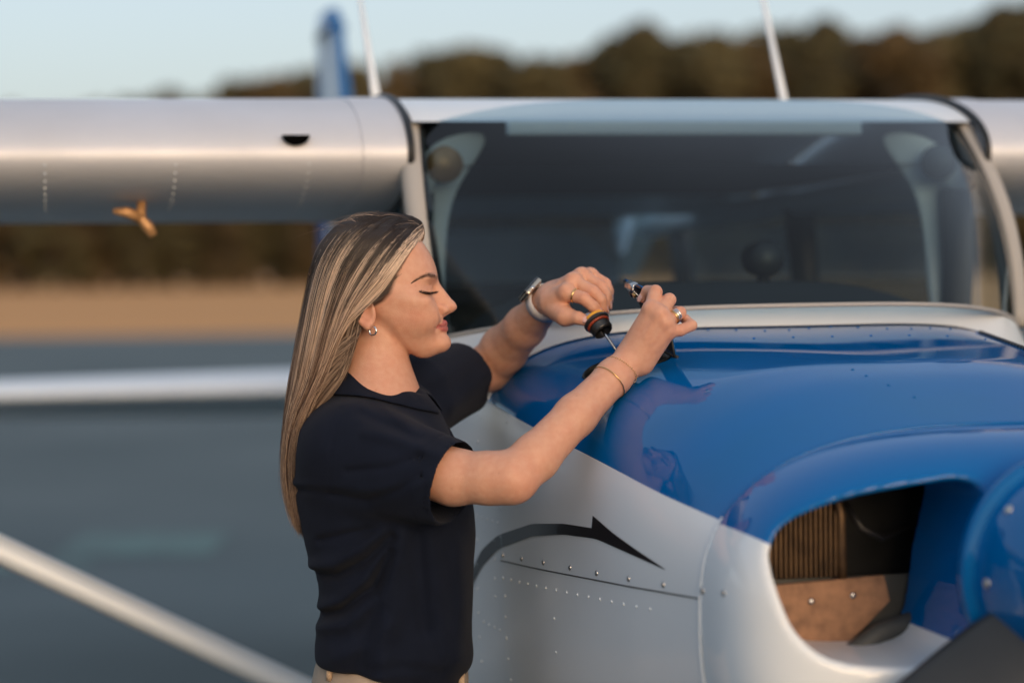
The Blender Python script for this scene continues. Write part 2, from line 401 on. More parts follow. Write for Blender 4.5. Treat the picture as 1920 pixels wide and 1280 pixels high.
m_vent_b = mat('brass_button', (0.75, 0.45, 0.18), 0.3, metal=1.0)
# ---- cowling sections: half width, top height, bottom height, corner exponent as functions of Y
SEAM = -1.20; NOSE = -1.415; ZC = 1.16
f_w = smooth_table([-1.5, -1.2, -1.0, -0.65, -0.3, 0.0, 0.3], [0.345, 0.385, 0.418, 0.463, 0.494, 0.520, 0.54], -1.6, 0.4, sigma=0.02)
f_t = smooth_table([-1.6, -1.2, -1.03, -0.94, -0.45, 0.4], [1.262, 1.394, 1.450, 1.467, 1.503, 1.53], -1.7, 0.4, sigma=0.022)
f_b = smooth_table([-1.6, -1.2, -0.65, 0.4], [0.93, 0.86, 0.78, 0.72], -1.7, 0.4, sigma=0.06)
f_n = smooth_table([-1.6, -1.2, -0.95, -0.35, 0.4], [2.45, 2.6, 3.0, 4.4, 4.8], -1.7, 0.4, sigma=0.05)
f_paint = smooth_table([-1.5, -1.2, -0.976, -0.764, -0.537, -0.236, 0], [1.245, 1.283, 1.313, 1.339, 1.363, 1.395, 1.42], -1.6, 0.4, sigma=0.04)   # height of the blue/white line
def section(Y, n=4000):
    """half section from the top centre line down the right (-X) side to the bottom centre line"""
    w, t, b, e = float(f_w(Y)), float(f_t(Y)), float(f_b(Y)), float(f_n(Y))
    a = np.linspace(math.pi / 2, -math.pi / 2, n)
    x = -w * np.abs(np.cos(a)) ** (2 / e); s = np.sin(a)
    z = ZC + np.where(s > 0, t - ZC, ZC - b) * np.sign(s) * np.abs(s) ** (2 / e)
    return x, z
def resample(x, z, m):
    L = np.concatenate([[0], np.cumsum(np.hypot(np.diff(x), np.diff(z)))]); q = np.linspace(0, L[-1], m)
    return np.interp(q, L, x), np.interp(q, L, z)
def shell(Ys, part, m):
    G = []
    for Y in Ys:
        x, z = section(Y); zp = float(f_paint(Y)); up = z >= zp
        if part == 'up': xs, zs = resample(np.append(x[up], np.interp(-zp, -z, x)), np.append(z[up], zp), m)
        elif part == 'low': xs, zs = resample(np.append(np.interp(-zp, -z, x), x[~up]), np.append(zp, z[~up]), m)
        else: xs, zs = resample(x, z, m)
        G.append(np.stack([xs, np.full(m, Y), zs], -1))
    G = np.array(G)
    Gm = G[:, ::-1].copy(); Gm[..., 0] *= -1
    return G, Gm
def aft_edge(x):      # the blue cowl's rear edge, Y as a function of |x|
    return -0.45 + 0.15 * np.clip(np.abs(x) / 0.49, 0, 1) ** 2.2
# upper cowling: stations run to the curved rear edge
G, Gm = shell(np.linspace(SEAM, -0.30, 200), 'up', 110)
full = np.concatenate([Gm[:, :-1], G], axis=1) if False else np.concatenate([Gm[:, :], G[:, 1:]], axis=1)
def bend_aft(G, base_Y=-0.30):
    """remap Y so that the last station follows aft_edge(x); heights re-read from the section function"""
    H = G.copy(); s = (G[..., 1] - SEAM) / (base_Y - SEAM)
    H[..., 1] = SEAM + s * (aft_edge(G[..., 0]) - SEAM)
    w, t, b, e = f_w(H[..., 1]), f_t(H[..., 1]), f_b(H[..., 1]), f_n(H[..., 1])
    w0, t0, b0, e0 = f_w(G[..., 1]), f_t(G[..., 1]), f_b(G[..., 1]), f_n(G[..., 1])
    a = np.arctan2(np.sign(G[..., 2] - ZC) * np.abs((G[..., 2] - ZC) / np.where(G[..., 2] > ZC, t0 - ZC, ZC - b0)) ** (e0 / 2), np.abs(G[..., 0] / w0) ** (e0 / 2))
    H[..., 0] = np.sign(G[..., 0]) * w * np.abs(np.cos(a)) ** (2 / e); sn = np.sin(a)
    H[..., 2] = ZC + np.where(sn > 0, t - ZC, ZC - b) * np.sign(sn) * np.abs(sn) ** (2 / e)
    return H
full = bend_aft(full)
HX0, HX1, HY0, HY1, HR = -0.388, -0.276, -0.722, -0.592, 0.022       # oil door opening, seen from above
def hole_sdf(x, y):
    qx = np.abs(x - (HX0 + HX1) / 2) - (HX1 - HX0) / 2 + HR; qy = np.abs(y - (HY0 + HY1) / 2) - (HY1 - HY0) / 2 + HR
    return np.hypot(np.maximum(qx, 0), np.maximum(qy, 0)) + np.minimum(np.maximum(qx, qy), 0) - HR
def cowl_z(x, y):
    w, t, e = f_w(y), f_t(y), f_n(y); return ZC + (t - ZC) * np.maximum(0, 1 - (np.abs(x) / w) ** e) ** (1 / e)
b_ = MB(); b_.grid(full); Vc = np.array(b_.V); Fc_ = np.array(b_.F); cen = Vc[Fc_].mean(1); keepf = hole_sdf(cen[:, 0], cen[:, 1]) > 0
sd = hole_sdf(Vc[:, 0], Vc[:, 1]); e = 1e-4
gx = (hole_sdf(Vc[:, 0] + e, Vc[:, 1]) - sd) / e; gy = (hole_sdf(Vc[:, 0], Vc[:, 1] + e) - sd) / e; mv = (np.abs(sd) < 0.006)
Vc[mv, 0] -= gx[mv] * sd[mv] * (sd[mv] < 0); Vc[mv, 1] -= gy[mv] * sd[mv] * (sd[mv] < 0); Vc[mv, 2] = np.where(sd[mv] < 0, cowl_z(Vc[mv, 0], Vc[mv, 1]), Vc[mv, 2])
b_ = MB(); b_.V = [tuple(v) for v in Vc]; b_.F = [tuple(f_) for f_ in Fc_[keepf]]
upper_cowl = b_.build('upper_cowling', m_blue, AC)
hc = [((HX0 + HX1) / 2 + sx * ((HX1 - HX0) / 2 - HR) + HR * math.cos(t), (HY0 + HY1) / 2 + sy * ((HY1 - HY0) / 2 - HR) + HR * math.sin(t))
      for sx, sy, t0 in ((1, 1, 0), (-1, 1, 90), (-1, -1, 180), (1, -1, 270)) for t in np.radians(np.linspace(t0, t0 + 90, 8))]
rim = [np.array([x, y, float(cowl_z(x, y))]) for x, y in hc]
MB().grid([[p + (0, 0, 0.0016) for p in rim], [p + ((p[0] - (HX0 + HX1) / 2) * -0.05, 0, 0.002) for p in rim], [p + ((p[0] - (HX0 + HX1) / 2) * -0.07, 0, -0.004) for p in rim], [p + (0, 0, -0.10) for p in rim]], closed_v=True).build('oil_door_rim', m_black, upper_cowl)
b_ = MB(); b_.tube([(-0.335, -0.655, 1.30), (-0.336, -0.655, 1.385)], 0.021, 20, cap=False); b_.build('oil_filler_neck', m_steel, upper_cowl)
MB().box((HX0 - 0.02, HY0 - 0.02, 1.28), (HX1 + 0.02, HY1 + 0.02, 1.30)).build('oil_bay_floor', m_dark, upper_cowl, smooth=False)
# the door itself, held open: curved panel with a flange, latch at its free edge, hinge along the inner side
AL = R(24); DW = HX1 - HX0; G = []
hx, hz0 = HX1 + 0.004, float(cowl_z(HX1, (HY0 + HY1) / 2)) + 0.004
def door_pt(u, y, off=0.0):      # u: distance from the hinge along the door, off: towards its inner face
    bow = 0.010 * math.sin(math.pi * u / DW)
    return np.array([hx - math.sin(AL) * u - math.cos(AL) * (off - bow), y, hz0 + math.cos(AL) * u - math.sin(AL) * (off - bow) + (float(cowl_z(HX1, y)) - float(cowl_z(HX1, (HY0 + HY1) / 2)))])
door_pl = [[door_pt(u, y) for y in np.linspace(HY0 + 0.003, HY1 - 0.003, 9)] for u in np.linspace(0.0, DW - 0.004, 9)]
door = MB().grid(door_pl).build('oil_door', m_blue, AC); sm = door.modifiers.new('thickness', 'SOLIDIFY'); sm.thickness = 0.0022
G = [[door_pt(u, y, 0.004) for y in np.linspace(HY0 + 0.010, HY1 - 0.010, 7)] for u in np.linspace(0.006, DW - 0.012, 7)]
MB().grid(G).build('door_liner', m_dark, door)
for yy in (HY0 + 0.004, HY1 - 0.004): MB().tube([door_pt(u, yy, 0.003) for u in np.linspace(0, DW - 0.004, 9)], 0.0022, 6).build('door_flange', m_blade, door)
yl = (HY0 + HY1) / 2 - 0.01; G = []
for u, off in ((DW - 0.030, 0.005), (DW - 0.026, 0.013), (DW - 0.004, 0.016), (DW + 0.002, 0.010), (DW + 0.002, 0.002)): G.append([door_pt(u, yl + d, off) for d in (-0.022, 0.0, 0.022)])
o = MB().grid(G).build('latch', m_steel, door, auto=30); o.modifiers.new('thickness', 'SOLIDIFY').thickness = 0.0016
for d in (-0.009, 0.008): MB().tube([door_pt(DW - 0.015, yl + d, 0.013), door_pt(DW - 0.015, yl + d, 0.0185)], 0.0042 if d < 0 else 0.005, 10).build('latch_button', m_vent_b if d < 0 else m_black, door)
MB().tube([door_pt(-0.002, y) for y in (HY0, HY1)], 0.0030, 8).build('hinge', m_blade, door)
# fairing between cowl and windshield: white strip; windshield base curve as a function of x
def ws_base(x):
    u = np.clip(np.abs(x) / 0.525, 0, 1)
    return np.stack([x, -0.52 + 0.36 * u ** 3.0, 1.537 - 0.052 * u ** 3.2], -1)
xs = np.linspace(-0.525, 0.525, 61)
edge = full[-1]; eo = edge[np.argsort(edge[:, 0])]
E0 = np.stack([xs * 0.935, aft_edge(xs * 0.935) - 0.014, np.interp(xs * 0.935, eo[:, 0], eo[:, 2]) + 0.0015], -1)
E1 = ws_base(xs)
E1[:, 1] = np.maximum(E1[:, 1], E0[:, 1] + 0.035)
G = [E0 + (E1 - E0) * t + np.array([0, 0, 0.010 * math.sin(math.pi * t)]) for t in np.linspace(0, 1, 9)]
MB().grid(G).build('windshield_fairing', m_white, AC)
# lower cowling (white), both sides and belly
CUT = -0.445
Gl, Glm = shell(np.linspace(SEAM, CUT, 50), 'low', 70)
lower_cowl = MB().grid(np.concatenate([Gl, Glm[:, 1:]], axis=1)).build('lower_cowling', m_white, AC)
# forward fuselage side, set a little inside the cowl's rear edge
Gf, Gfm = shell(np.linspace(CUT - 0.02, 0.02, 40), 'low', 70)
for H in (Gf, Gfm): H[..., 0] *= 0.9955; H[..., 2] = ZC + (H[..., 2] - ZC) * 0.9955
MB().grid(np.concatenate([Gf, Gfm[:, 1:]], axis=1)).build('forward_fuselage', m_white, AC)
# skin between the paint line and the deck, behind the blue cowl, and the deck itself under the windshield
Gu, Gum = shell(np.linspace(-0.50, 0.02, 30), 'up', 40)
for H in (Gu, Gum): H[..., 0] *= 0.992; H[..., 2] -= 0.012
MB().grid(np.concatenate([Gum, Gu[:, 1:]], axis=1)).build('glareshield_deck', m_dark, AC)

# ---- nose bowl: implicit, with the two air intakes cut through it
OPEN = np.array([(-0.338, 1.270), (-0.323, 1.290), (-0.296, 1.3075), (-0.243, 1.327), (-0.175, 1.339), (-0.120, 1.345), (-0.094, 1.338), (-0.085, 1.315), (-0.094, 1.275), (-0.103, 1.237),
                 (-0.108, 1.199), (-0.118, 1.155), (-0.146, 1.128), (-0.220, 1.124), (-0.288, 1.136), (-0.324, 1.166), (-0.341, 1.214), (-0.344, 1.250)])
def poly_sdf(x, z, poly):
    d = np.full(x.shape, 9.0); inside = np.zeros(x.shape, bool); n = len(poly)
    for i in range(n):
        a, b = poly[i], poly[(i + 1) % n]; e = b - a
        t = np.clip(((x - a[0]) * e[0] + (z - a[1]) * e[1]) / (e @ e), 0, 1)
        d = np.minimum(d, np.hypot(x - a[0] - t * e[0], z - a[1] - t * e[1]))
        c = ((a[1] > z) != (b[1] > z)) & (x < e[0] * (z - a[1]) / (e[1] if abs(e[1]) > 1e-9 else 1e-9) + a[0]); inside ^= c
    return np.where(inside, -d, d)
def catmull(pts, m):
    pts = np.asarray(pts, float); n = len(pts); out = []
    for i in range(n):
        p0, p1, p2, p3 = pts[i - 1], pts[i], pts[(i + 1) % n], pts[(i + 2) % n]
        for t in np.linspace(0, 1, m, endpoint=False):
            out.append(0.5 * (2 * p1 + (p2 - p0) * t + (2 * p0 - 5 * p1 + 4 * p2 - p3) * t * t + (3 * p1 - 3 * p2 + p3 - p0) * t ** 3))
    return np.array(out)
OPENS = catmull(OPEN, 3)
def bowl_body(p):
    x, Y, z = np.abs(p[..., 0]), p[..., 1], p[..., 2]
    s = np.clip((SEAM - Y) / (SEAM - NOSE), 0, 0.9995); g = (1 - s ** 3.6) ** (1 / 3.6)
    Yc = np.maximum(Y, -1.6)
    w, t, b, e = f_w(np.maximum(Yc, SEAM)), f_t(np.maximum(Yc, SEAM)), f_b(np.maximum(Yc, SEAM)), f_n(Yc)
    t = t - 0.10 * s ** 1.6 * (SEAM - NOSE)
    w = w * (0.30 + 0.70 * g); zc = 1.17
    hu = (t - zc) * (0.25 + 0.75 * g); hl = (zc - b) * (0.25 + 0.75 * g)
    h = np.where(z > zc, hu, hl)
    q = ((x / w) ** e + (np.abs(z - zc) / h) ** e) ** (1 / e) - 1
    d = q * np.minimum(w, h)
    return smax(d, NOSE - Y, 0.02)
def bowl_fn(p):
    d = bowl_body(p)
    x = -np.abs(p[..., 0])
    return d
def open_fn(p): return poly_sdf(-np.abs(p[..., 0]), p[..., 2], OPENS)
def bowl_shell(p):
    d = bowl_body(p); o = open_fn(p) + 0.004
    solid = smax(d, -o, 0.014)
    core = np.maximum(np.maximum(d + 0.014, -(o - 0.012)), (-1.275) - p[..., 1])      # hollow behind the intake walls
    back = p[..., 1] - SEAM
    return np.maximum(np.maximum(solid, -core), back)
V, Q = polygonise([Prim(bowl_shell, (0, -1.3, 1.15), 3.0)], (-0.41, -1.43, 0.84), (0.41, -1.19, 1.42), 0.005)
pr = [Prim(bowl_shell, (0, 0, 0), 9)]
for _ in range(2):
    f0 = bowl_shell(V); e = 1e-4
    g = np.stack([(bowl_shell(V + np.eye(3)[a] * e) - f0) / e for a in range(3)], -1); g2 = np.maximum((g * g).sum(-1), 0.05)
    st = np.clip(f0 / g2, -0.004, 0.004); V = V - g * st[:, None] * 0.8
V = relax(V, Q, 2, 0.5)
m_bowl = mat('nose_bowl_paint', (0.0002, 0.120, 0.38), 0.5, spec=0.0, coat=0.72, coat_rough=0.03)
nt = m_bowl.node_tree; b = nt.nodes['Principled BSDF']; tc = nt.nodes.new('ShaderNodeTexCoord'); sp = nt.nodes.new('ShaderNodeSeparateXYZ'); nt.links.new(tc.outputs['Object'], sp.inputs[0])
ab = nt.nodes.new('ShaderNodeMath'); ab.operation = 'ABSOLUTE'; nt.links.new(sp.outputs[0], ab.inputs[0])
ml = nt.nodes.new('ShaderNodeMath'); ml.operation = 'MULTIPLY_ADD'; ml.inputs[1].default_value = 0.55; ml.inputs[2].default_value = 1.283 - 0.365 * 0.55; nt.links.new(ab.outputs[0], ml.inputs[0])
gt = nt.nodes.new('ShaderNodeMath'); gt.operation = 'GREATER_THAN'; nt.links.new(sp.outputs[2], gt.inputs[0]); nt.links.new(ml.outputs[0], gt.inputs[1])
mx = nt.nodes.new('ShaderNodeMix'); mx.data_type = 'RGBA'; mx.inputs[6].default_value = (0.78, 0.83, 0.86, 1); mx.inputs[7].default_value = (0.0002, 0.120, 0.38, 1)
nt.links.new(gt.outputs[0], mx.inputs[0]); nt.links.new(mx.outputs[2], b.inputs['Base Color'])
bowl = fast_mesh('nose_bowl', V, Q, m_bowl, AC)
# seam lip where bowl and cowl meet
sx, sz = section(SEAM); keep = np.linspace(0, len(sx) - 1, 160).astype(int)
ring = np.concatenate([np.stack([-sx[keep], np.full(160, SEAM), sz[keep]], -1)[::-1], np.stack([sx[keep], np.full(160, SEAM), sz[keep]], -1)[1:]])
up = ring[:, 2] > float(f_paint(SEAM))
MB().tube([tuple(p) for p in ring[up] * np.array([1.0, 1, 1])], 0.0035, 6, cap=False).build('cowl_seam', m_blue, AC)
for sgn in (-1, 1):
    pts = [tuple(p) for p in ring if p[2] <= float(f_paint(SEAM)) + 0.004 and p[0] * sgn > 0 and p[2] > 0.87]
    MB().tube(pts, 0.003, 6, cap=False).build('cowl_seam', m_white, AC)

# ---- inside the intake
for sgn in (-1, 1):
    e_ = MB(); e_.box((min(sgn * 0.32, sgn * 0.05), -1.10, 1.09), (max(sgn * 0.32, sgn * 0.05), -1.085, 1.335)); e_.build('firewall_baffle', m_dark, AC)
    for i in range(15):
        x = sgn * (0.300 - i * 0.0066); zt_ = min(1.325, 1.16 + 0.232 * (1 - (abs(x) / 0.385) ** 2.6) ** (1 / 2.6) - 0.022)
        b_ = MB(); b_.box((x - 0.0017, -1.205, 1.208), (x + 0.0017, -1.12, max(zt_, 1.24)), 0.0008); b_.build('cooling_fin', m_fin, AC, auto=30)
    b_ = MB(); b_.tube([(sgn * 0.200, -1.206, 1.205), (sgn * 0.201, -1.206, 1.285), (sgn * 0.208, -1.202, 1.318)], 0.006, 8); b_.build('cylinder_rim', m_fin, AC)
    # tan side baffle: a bent sheet below the fins
    pl = [(-0.325, 1.200), (-0.148, 1.208), (-0.140, 1.176), (-0.205, 1.115), (-0.325, 1.09)]
    n = len(pl); V = [(-sgn * x, -1.215 if k == 0 else -1.205, z) for k in (0, 1) for (x, z) in pl]
    MB().add(V, [tuple(range(n)), tuple(range(2 * n - 1, n - 1, -1))] + [(i, (i + 1) % n, (i + 1) % n + n, i + n) for i in range(n)]).build('side_baffle', m_tan, AC, smooth=False)
    b_ = MB(); b_.box((min(sgn * 0.30, sgn * 0.08), -1.19, 1.09), (max(sgn * 0.30, sgn * 0.08), -1.18, 1.205)); b_.build('inner_baffle', m_grey, AC, smooth=False)
    MB().tube([(sgn * 0.225, -1.235, 1.075), (sgn * 0.205, -1.24, 1.115), (sgn * 0.165, -1.24, 1.140), (sgn * 0.12, -1.23, 1.150), (sgn * 0.07, -1.20, 1.150)], 0.0125, 14).build('intake_duct', m_grey, AC)
    MB().tube([(sgn * 0.195, -1.205, 1.30), (sgn * 0.180, -1.225, 1.27), (sgn * 0.150, -1.215, 1.255), (sgn * 0.10, -1.18, 1.265)], 0.0038, 8).build('ignition_lead', m_black, AC)
    for bx_, bz_ in ((0.285, 1.165), (0.245, 1.180), (0.19, 1.185), (0.25, 1.125)): MB().lathe([(0.0045, 0.0), (0.0045, 0.003), (0.002, 0.0042), (0.0, 0.0042)], (sgn * bx_, -1.215, bz_), (0, -1, 0), 6).build('baffle_bolt', m_steel, AC)

# ---- spinner and propeller
PZ = 1.238; SP = -1.452
prof = [(0.150, 0.032), (0.1505, 0.006), (0.1475, 0.0), (0.142, -0.002)]
spin = MB().lathe([(0.0, 0.03), (0.138, 0.03), (0.142, 0.024), (0.1435, 0.010), (0.1425, 0.003), (0.1385, 0.0), (0.132, -0.001), (0.1305, -0.004)] +
                  [(0.130 * math.sqrt(max(0, 1 - (h / 0.235) ** 1.9)), -0.004 - h) for h in np.linspace(0.004, 0.2349, 26)], (0, SP, PZ), (0, 1, 0), 72).build('spinner', m_blue, AC)
m_screw = mat('screw_head', (0.55, 0.53, 0.50), 0.3, metal=1.0)
screw_me = None
def screw(p, nrm, r, parent):
    """a domed screw head lying on a surface"""
    global screw_me
    if screw_me is None:
        t = MB().lathe([(1.0, -0.2), (1.0, 0.1), (0.85, 0.32), (0.5, 0.45), (0.16, 0.48), (0.14, 0.30), (0.0, 0.30)], (0, 0, 0), (0, 0, 1), 14).build('screw', m_screw)
        screw_me = t.data; bpy.data.objects.remove(t)
    o = bpy.data.objects.new('screw', screw_me); col.objects.link(o); o.parent = parent
    o.location = p; o.rotation_euler = Vector(nrm).to_track_quat('Z', 'Y').to_euler(); o.scale = (r, r, r); return o
for a in range(0, 360, 40):
    h = 0.028; rr = 0.130 * math.sqrt(1 - (h / 0.235) ** 1.9)
    v = (math.cos(R(a + 22)), 0, math.sin(R(a + 22)))
    screw((v[0] * rr, SP - 0.004 - h, PZ + v[2] * rr), (v[0], -0.25, v[2]), 0.0058, spin)
def blade(ang):
    """ang: direction of the blade in the XZ plane"""
    c, s = math.cos(ang), math.sin(ang); G = []
    for t in np.linspace(0.0, 1.0, 22):
        r_ = 0.10 + t * 0.83
        ch = np.interp(t, [0, 0.06, 0.22, 0.5, 0.85, 0.97, 1.0], [0.125, 0.150, 0.172, 0.165, 0.125, 0.08, 0.02]); th = np.interp(t, [0, 0.1, 0.4, 1], [0.05, 0.036, 0.02, 0.006])
        tw = R(np.interp(t, [0, 0.15, 1], [42, 36, 14]))
        row = []
        for q in np.linspace(0, 2 * math.pi, 20, endpoint=False):
            u, v = 0.5 * ch * math.cos(q), 0.5 * th * math.sin(q) * (1.15 if math.sin(q) > 0 else 0.5)
            du = u * math.cos(tw) - v * math.sin(tw); dy = u * math.sin(tw) + v * math.cos(tw)
            row.append((c * r_ - s * du, SP - 0.062 - dy, PZ + s * r_ + c * du))
        G.append(row)
    b_ = MB(); b_.grid(G, closed_v=True); b_.F.append(tuple(range(len(b_.V) - 20, len(b_.V)))); b_.build('propeller_blade', m_blade, AC)
blade(R(222)); blade(R(42))

# ---- windshield
def ws_top(x):
    u = np.clip(np.abs(x) / 0.53, 0, 1); return np.stack([x, -0.005 + 0.085 * u ** 3.5, 1.900 - 0.050 * u ** 4], -1)
us = np.linspace(-1, 1, 61); G = []
for t in np.linspace(0, 1, 25):
    a = ws_base(us * 0.525); b_ = ws_top(us * 0.527)
    bow = np.stack([0.012 * np.sin(math.pi * t) * us, -0.05 * math.sin(math.pi * t ** 0.9) * (1 - 0.4 * us ** 2), 0.02 * math.sin(math.pi * t) * np.ones_like(us)], -1)
    G.append(a + (b_ - a) * t + bow)
WS = np.array(G)
MB().grid(WS).build('windshield', m_glass, AC)
for i in (0, -1):      # the side pillars behind the glass edge and their black seals
    e_ = WS[:, i] + np.array([0, 0.012, 0]); MB().tube(list(e_), [0.024] * 25, 10).build('door_pillar', m_trim, AC)
    e_ = WS[:, i] + np.array([0.012 if i == 0 else -0.012, -0.004, 0.003]); MB().tube(list(e_), 0.007, 8).build('windshield_seal', m_black, AC)
MB().tube(list(WS[0]), 0.004, 6).build('windshield_base_seal', m_trim, AC)

# ---- cabin shell, roof, wings
def airfoil(n=60, t=0.125, m=0.02, p=0.4):
    b = np.linspace(0, math.pi, n); x = 0.5 * (1 - np.cos(b))
    yt = 5 * t * (0.2969 * np.sqrt(x) - 0.126 * x - 0.3516 * x ** 2 + 0.2843 * x ** 3 - 0.1036 * x ** 4)
    yc = np.where(x < p, m / p ** 2 * (2 * p * x - x ** 2), m / (1 - p) ** 2 * (1 - 2 * p + 2 * p * x - x ** 2))
    up = np.stack([x, yc + yt], -1)[::-1]; lo_ = np.stack([x, yc - yt], -1)[1:]
    return np.concatenate([up, lo_])
AF = airfoil()
def wing_mesh(name, x0, x1, ch0, ch1, Y0, Z0, inc, m, t_scale=1.0, dih=0.0, n=2, nx=8):
    b_ = MB(); G = []
    for f in np.linspace(0, 1, nx):
        x = x0 + (x1 - x0) * f; ch = ch0 + (ch1 - ch0) * f
        c, s = math.cos(inc), math.sin(inc); yy = AF[:, 0] * ch; zz = AF[:, 1] * ch * t_scale
        G.append(np.stack([np.full(len(AF), x), Y0 + (ch0 - ch) * 0.3 + yy * c + zz * s, Z0 + dih * abs(x - x0) - yy * s + zz * c], -1))
    b_.grid(G); k = len(AF)
    b_.F.append(tuple(range(k))); b_.F.append(tuple(range((nx - 1) * k, nx * k))); return b_.build(name, m, AC, auto=35)
CH, WZ, INC = 1.50, 1.806, R(2.9)
for sgn in (-1, 1):
    wing = wing_mesh('wing', sgn * 0.548, sgn * 5.4, CH, 1.28, 0.0, WZ, INC, m_wing, 1.20)
    # root fairing panel strip, slightly proud, and the black seal
    wing_mesh('wing_root_strip', sgn * 0.545, sgn * 0.625, CH * 1.004, CH * 1.004, -0.003, WZ, INC, m_wing, 1.215)
    seal = AF[(AF[:, 0] < 0.42)]
    pts = [(sgn * 0.541, p[0] * CH - 0.004, WZ + p[1] * CH * 1.22 - p[0] * CH * math.sin(INC)) for p in seal]
    MB().tube(pts, 0.0065, 8).build('wing_root_seal', m_black, AC)
    # strut
    a, b_ = np.array([sgn * 0.50, 0.37, 0.695]), np.array([sgn * 2.50, 0.42, 1.735])
    G = []
    for t in np.linspace(0, 1, 12):
        p = a + (b_ - a) * t; d = (b_ - a) / np.linalg.norm(b_ - a); nrm = np.cross(d, (0, 1, 0)); nrm /= np.linalg.norm(nrm)
        G.append([p + np.array([0, 1, 0]) * 0.062 * math.cos(q) + nrm * 0.026 * math.sin(q) * (1 - 0.25 * math.cos(q)) for q in np.linspace(0, 2 * math.pi, 20, endpoint=False)])
    MB().grid(G, closed_v=True).build('wing_strut', m_white, AC)
# air inlet in the right wing's leading edge: a flat half-moon face, its recess shade painted near-black
def wing_pt(X, frac, lower=True):
    s = AF[len(AF) // 2:] if lower else AF[:len(AF) // 2 + 1][::-1]
    z = np.interp(frac, s[:, 0], s[:, 1]); return np.array([X, frac * CH, WZ + z * CH * 1.20 - frac * CH * math.sin(INC)])
b_ = MB(); V = [(-0.742, -0.014, 1.792)]
half = [(0.0235 * math.cos(a), 0.0185 * math.sin(a)) for a in np.linspace(math.pi, 2 * math.pi, 15)]
n = len(half); V = [(-0.742 + u, yy, 1.838 + v) for yy in (-0.003, 0.06) for (u, v) in half]
b_.add(V, [tuple(range(n))] + [(i, (i + 1) % n, (i + 1) % n + n, i + n) for i in range(n)]); b_.build('air_inlet', m_recess_shade, AC, smooth=False)
# vent and tie-down fitting below the right wing: a small bird-shaped brass bracket
w0 = wing_pt(-1.005, 0.10) + np.array([0, 0, 0.004])
b_ = MB(); b_.tube([w0 + (0.004, 0, 0.01), w0 + (0.0, -0.01, -0.03), w0 + (0.012, -0.012, -0.045), w0 + (0.022, -0.012, -0.062)], [0.008, 0.009, 0.011, 0.008], 8)
b_.tube([w0 + (0.0, -0.01, -0.03), w0 + (-0.025, -0.016, -0.020), w0 + (-0.048, -0.02, -0.018)], [0.010, 0.010, 0.004], 8)
b_.build('fuel_vent', m_vent, AC)
# cabin roof skin between the wings
k = AF[:, 0] <= 0.995
G = []
for X in np.linspace(-0.53, 0.53, 15):
    up_ = AF[:60]; G.append([(X, p[0] * CH + 0.0, WZ + p[1] * CH * 1.20 - p[0] * CH * math.sin(INC) - 0.0015) for p in up_ if 0.030 < p[0]])
MB().grid(G).build('cabin_roof', m_white, AC)
G = [[(X, yy, 1.79 - 0.02 * (yy / 1.5)) for yy in np.linspace(0.10, 1.5, 8)] for X in np.linspace(-0.5, 0.5, 5)]
MB().grid(G).build('headliner', m_seat, AC)
# rear fuselage: closed sections tapering to the tail
def rear_sec(Y, w, t, b, e, n=48):
    a = np.linspace(0, 2 * math.pi, n, endpoint=False); zc = (t + b) / 2; h = (t - b) / 2
    return [(w * np.sign(math.cos(q)) * abs(math.cos(q)) ** (2 / e), Y, zc + h * np.sign(math.sin(q)) * abs(math.sin(q)) ** (2 / e)) for q in a]
RS = [(2.1, 0.42, 1.72, 0.74, 4.0), (2.6, 0.37, 1.62, 0.80, 3.2), (3.3, 0.30, 1.44, 0.87, 2.8), (4.2, 0.19, 1.32, 0.96, 2.4), (5.0, 0.10, 1.25, 1.04, 2.2), (5.55, 0.04, 1.22, 1.08, 2.0)]
MB().grid([rear_sec(*s) for s in RS], closed_v=True).build('tail_cone', m_white, AC)
# cabin lower body from the firewall to the tail cone, open above the sill
G = []
for Y, w, b_z in [(0.02, 0.513, 0.72), (0.4, 0.52, 0.70), (0.9, 0.52, 0.69), (1.5, 0.465, 0.71), (2.1, 0.42, 0.74)]:
    row = []
    for a in np.linspace(0, math.pi, 33):
        c, s = math.cos(a), math.sin(a); row.append((-w * np.sign(c) * abs(c) ** 0.45 if abs(c) > 1e-6 else 0.0, Y, 1.44 - (1.44 - b_z) * s ** 0.45))
    G.append(row)
MB().grid(G).build('cabin_body', m_white, AC)
for sgn in (-1, 1):      # posts, rails and panes of the cabin sides
    for (ya, yb, wd) in ((0.10, 0.085, 0.03), (0.92, 0.98, 0.035), (1.62, 1.72, 0.03)):
        fx = 1 - 0.14 * max(0, ya - 0.9) / 0.7; MB().tube([(sgn * 0.515 * fx, ya, 1.42), (sgn * 0.522 * fx, (ya + yb) / 2, 1.6), (sgn * 0.515 * fx, yb, 1.74)], wd, 8).build('window_post', m_post, AC)
    MB().tube([(sgn * 0.515, 0.06, 1.765), (sgn * 0.515, 0.9, 1.745), (sgn * 0.44, 1.65, 1.72), (sgn * 0.40, 2.1, 1.70)], 0.03, 10).build('roof_rail', m_white, AC)
    MB().tube([(sgn * 0.512, 0.04, 1.445), (sgn * 0.512, 0.9, 1.445), (sgn * 0.46, 1.65, 1.445), (sgn * 0.42, 2.1, 1.445)], 0.02, 10).build('window_sill', m_white, AC)
    for (ya, yb) in ((0.13, 0.90), (1.01, 1.60)):
        G = [[(sgn * 0.518 * (1 - 0.14 * max(0, yy - 0.9) / 0.7), yy, zz) for zz in (1.46, 1.6, 1.74)] for yy in (ya, yb)]; MB().grid(G).build('side_window', m_glass, AC)
MB().grid([[(x, 1.62 + 0.5 * t, 1.85 - 0.28 * t) for x in (-0.44, 0, 0.44)] for t in (0, 0.5, 1)]).build('rear_window', m_glass, AC)
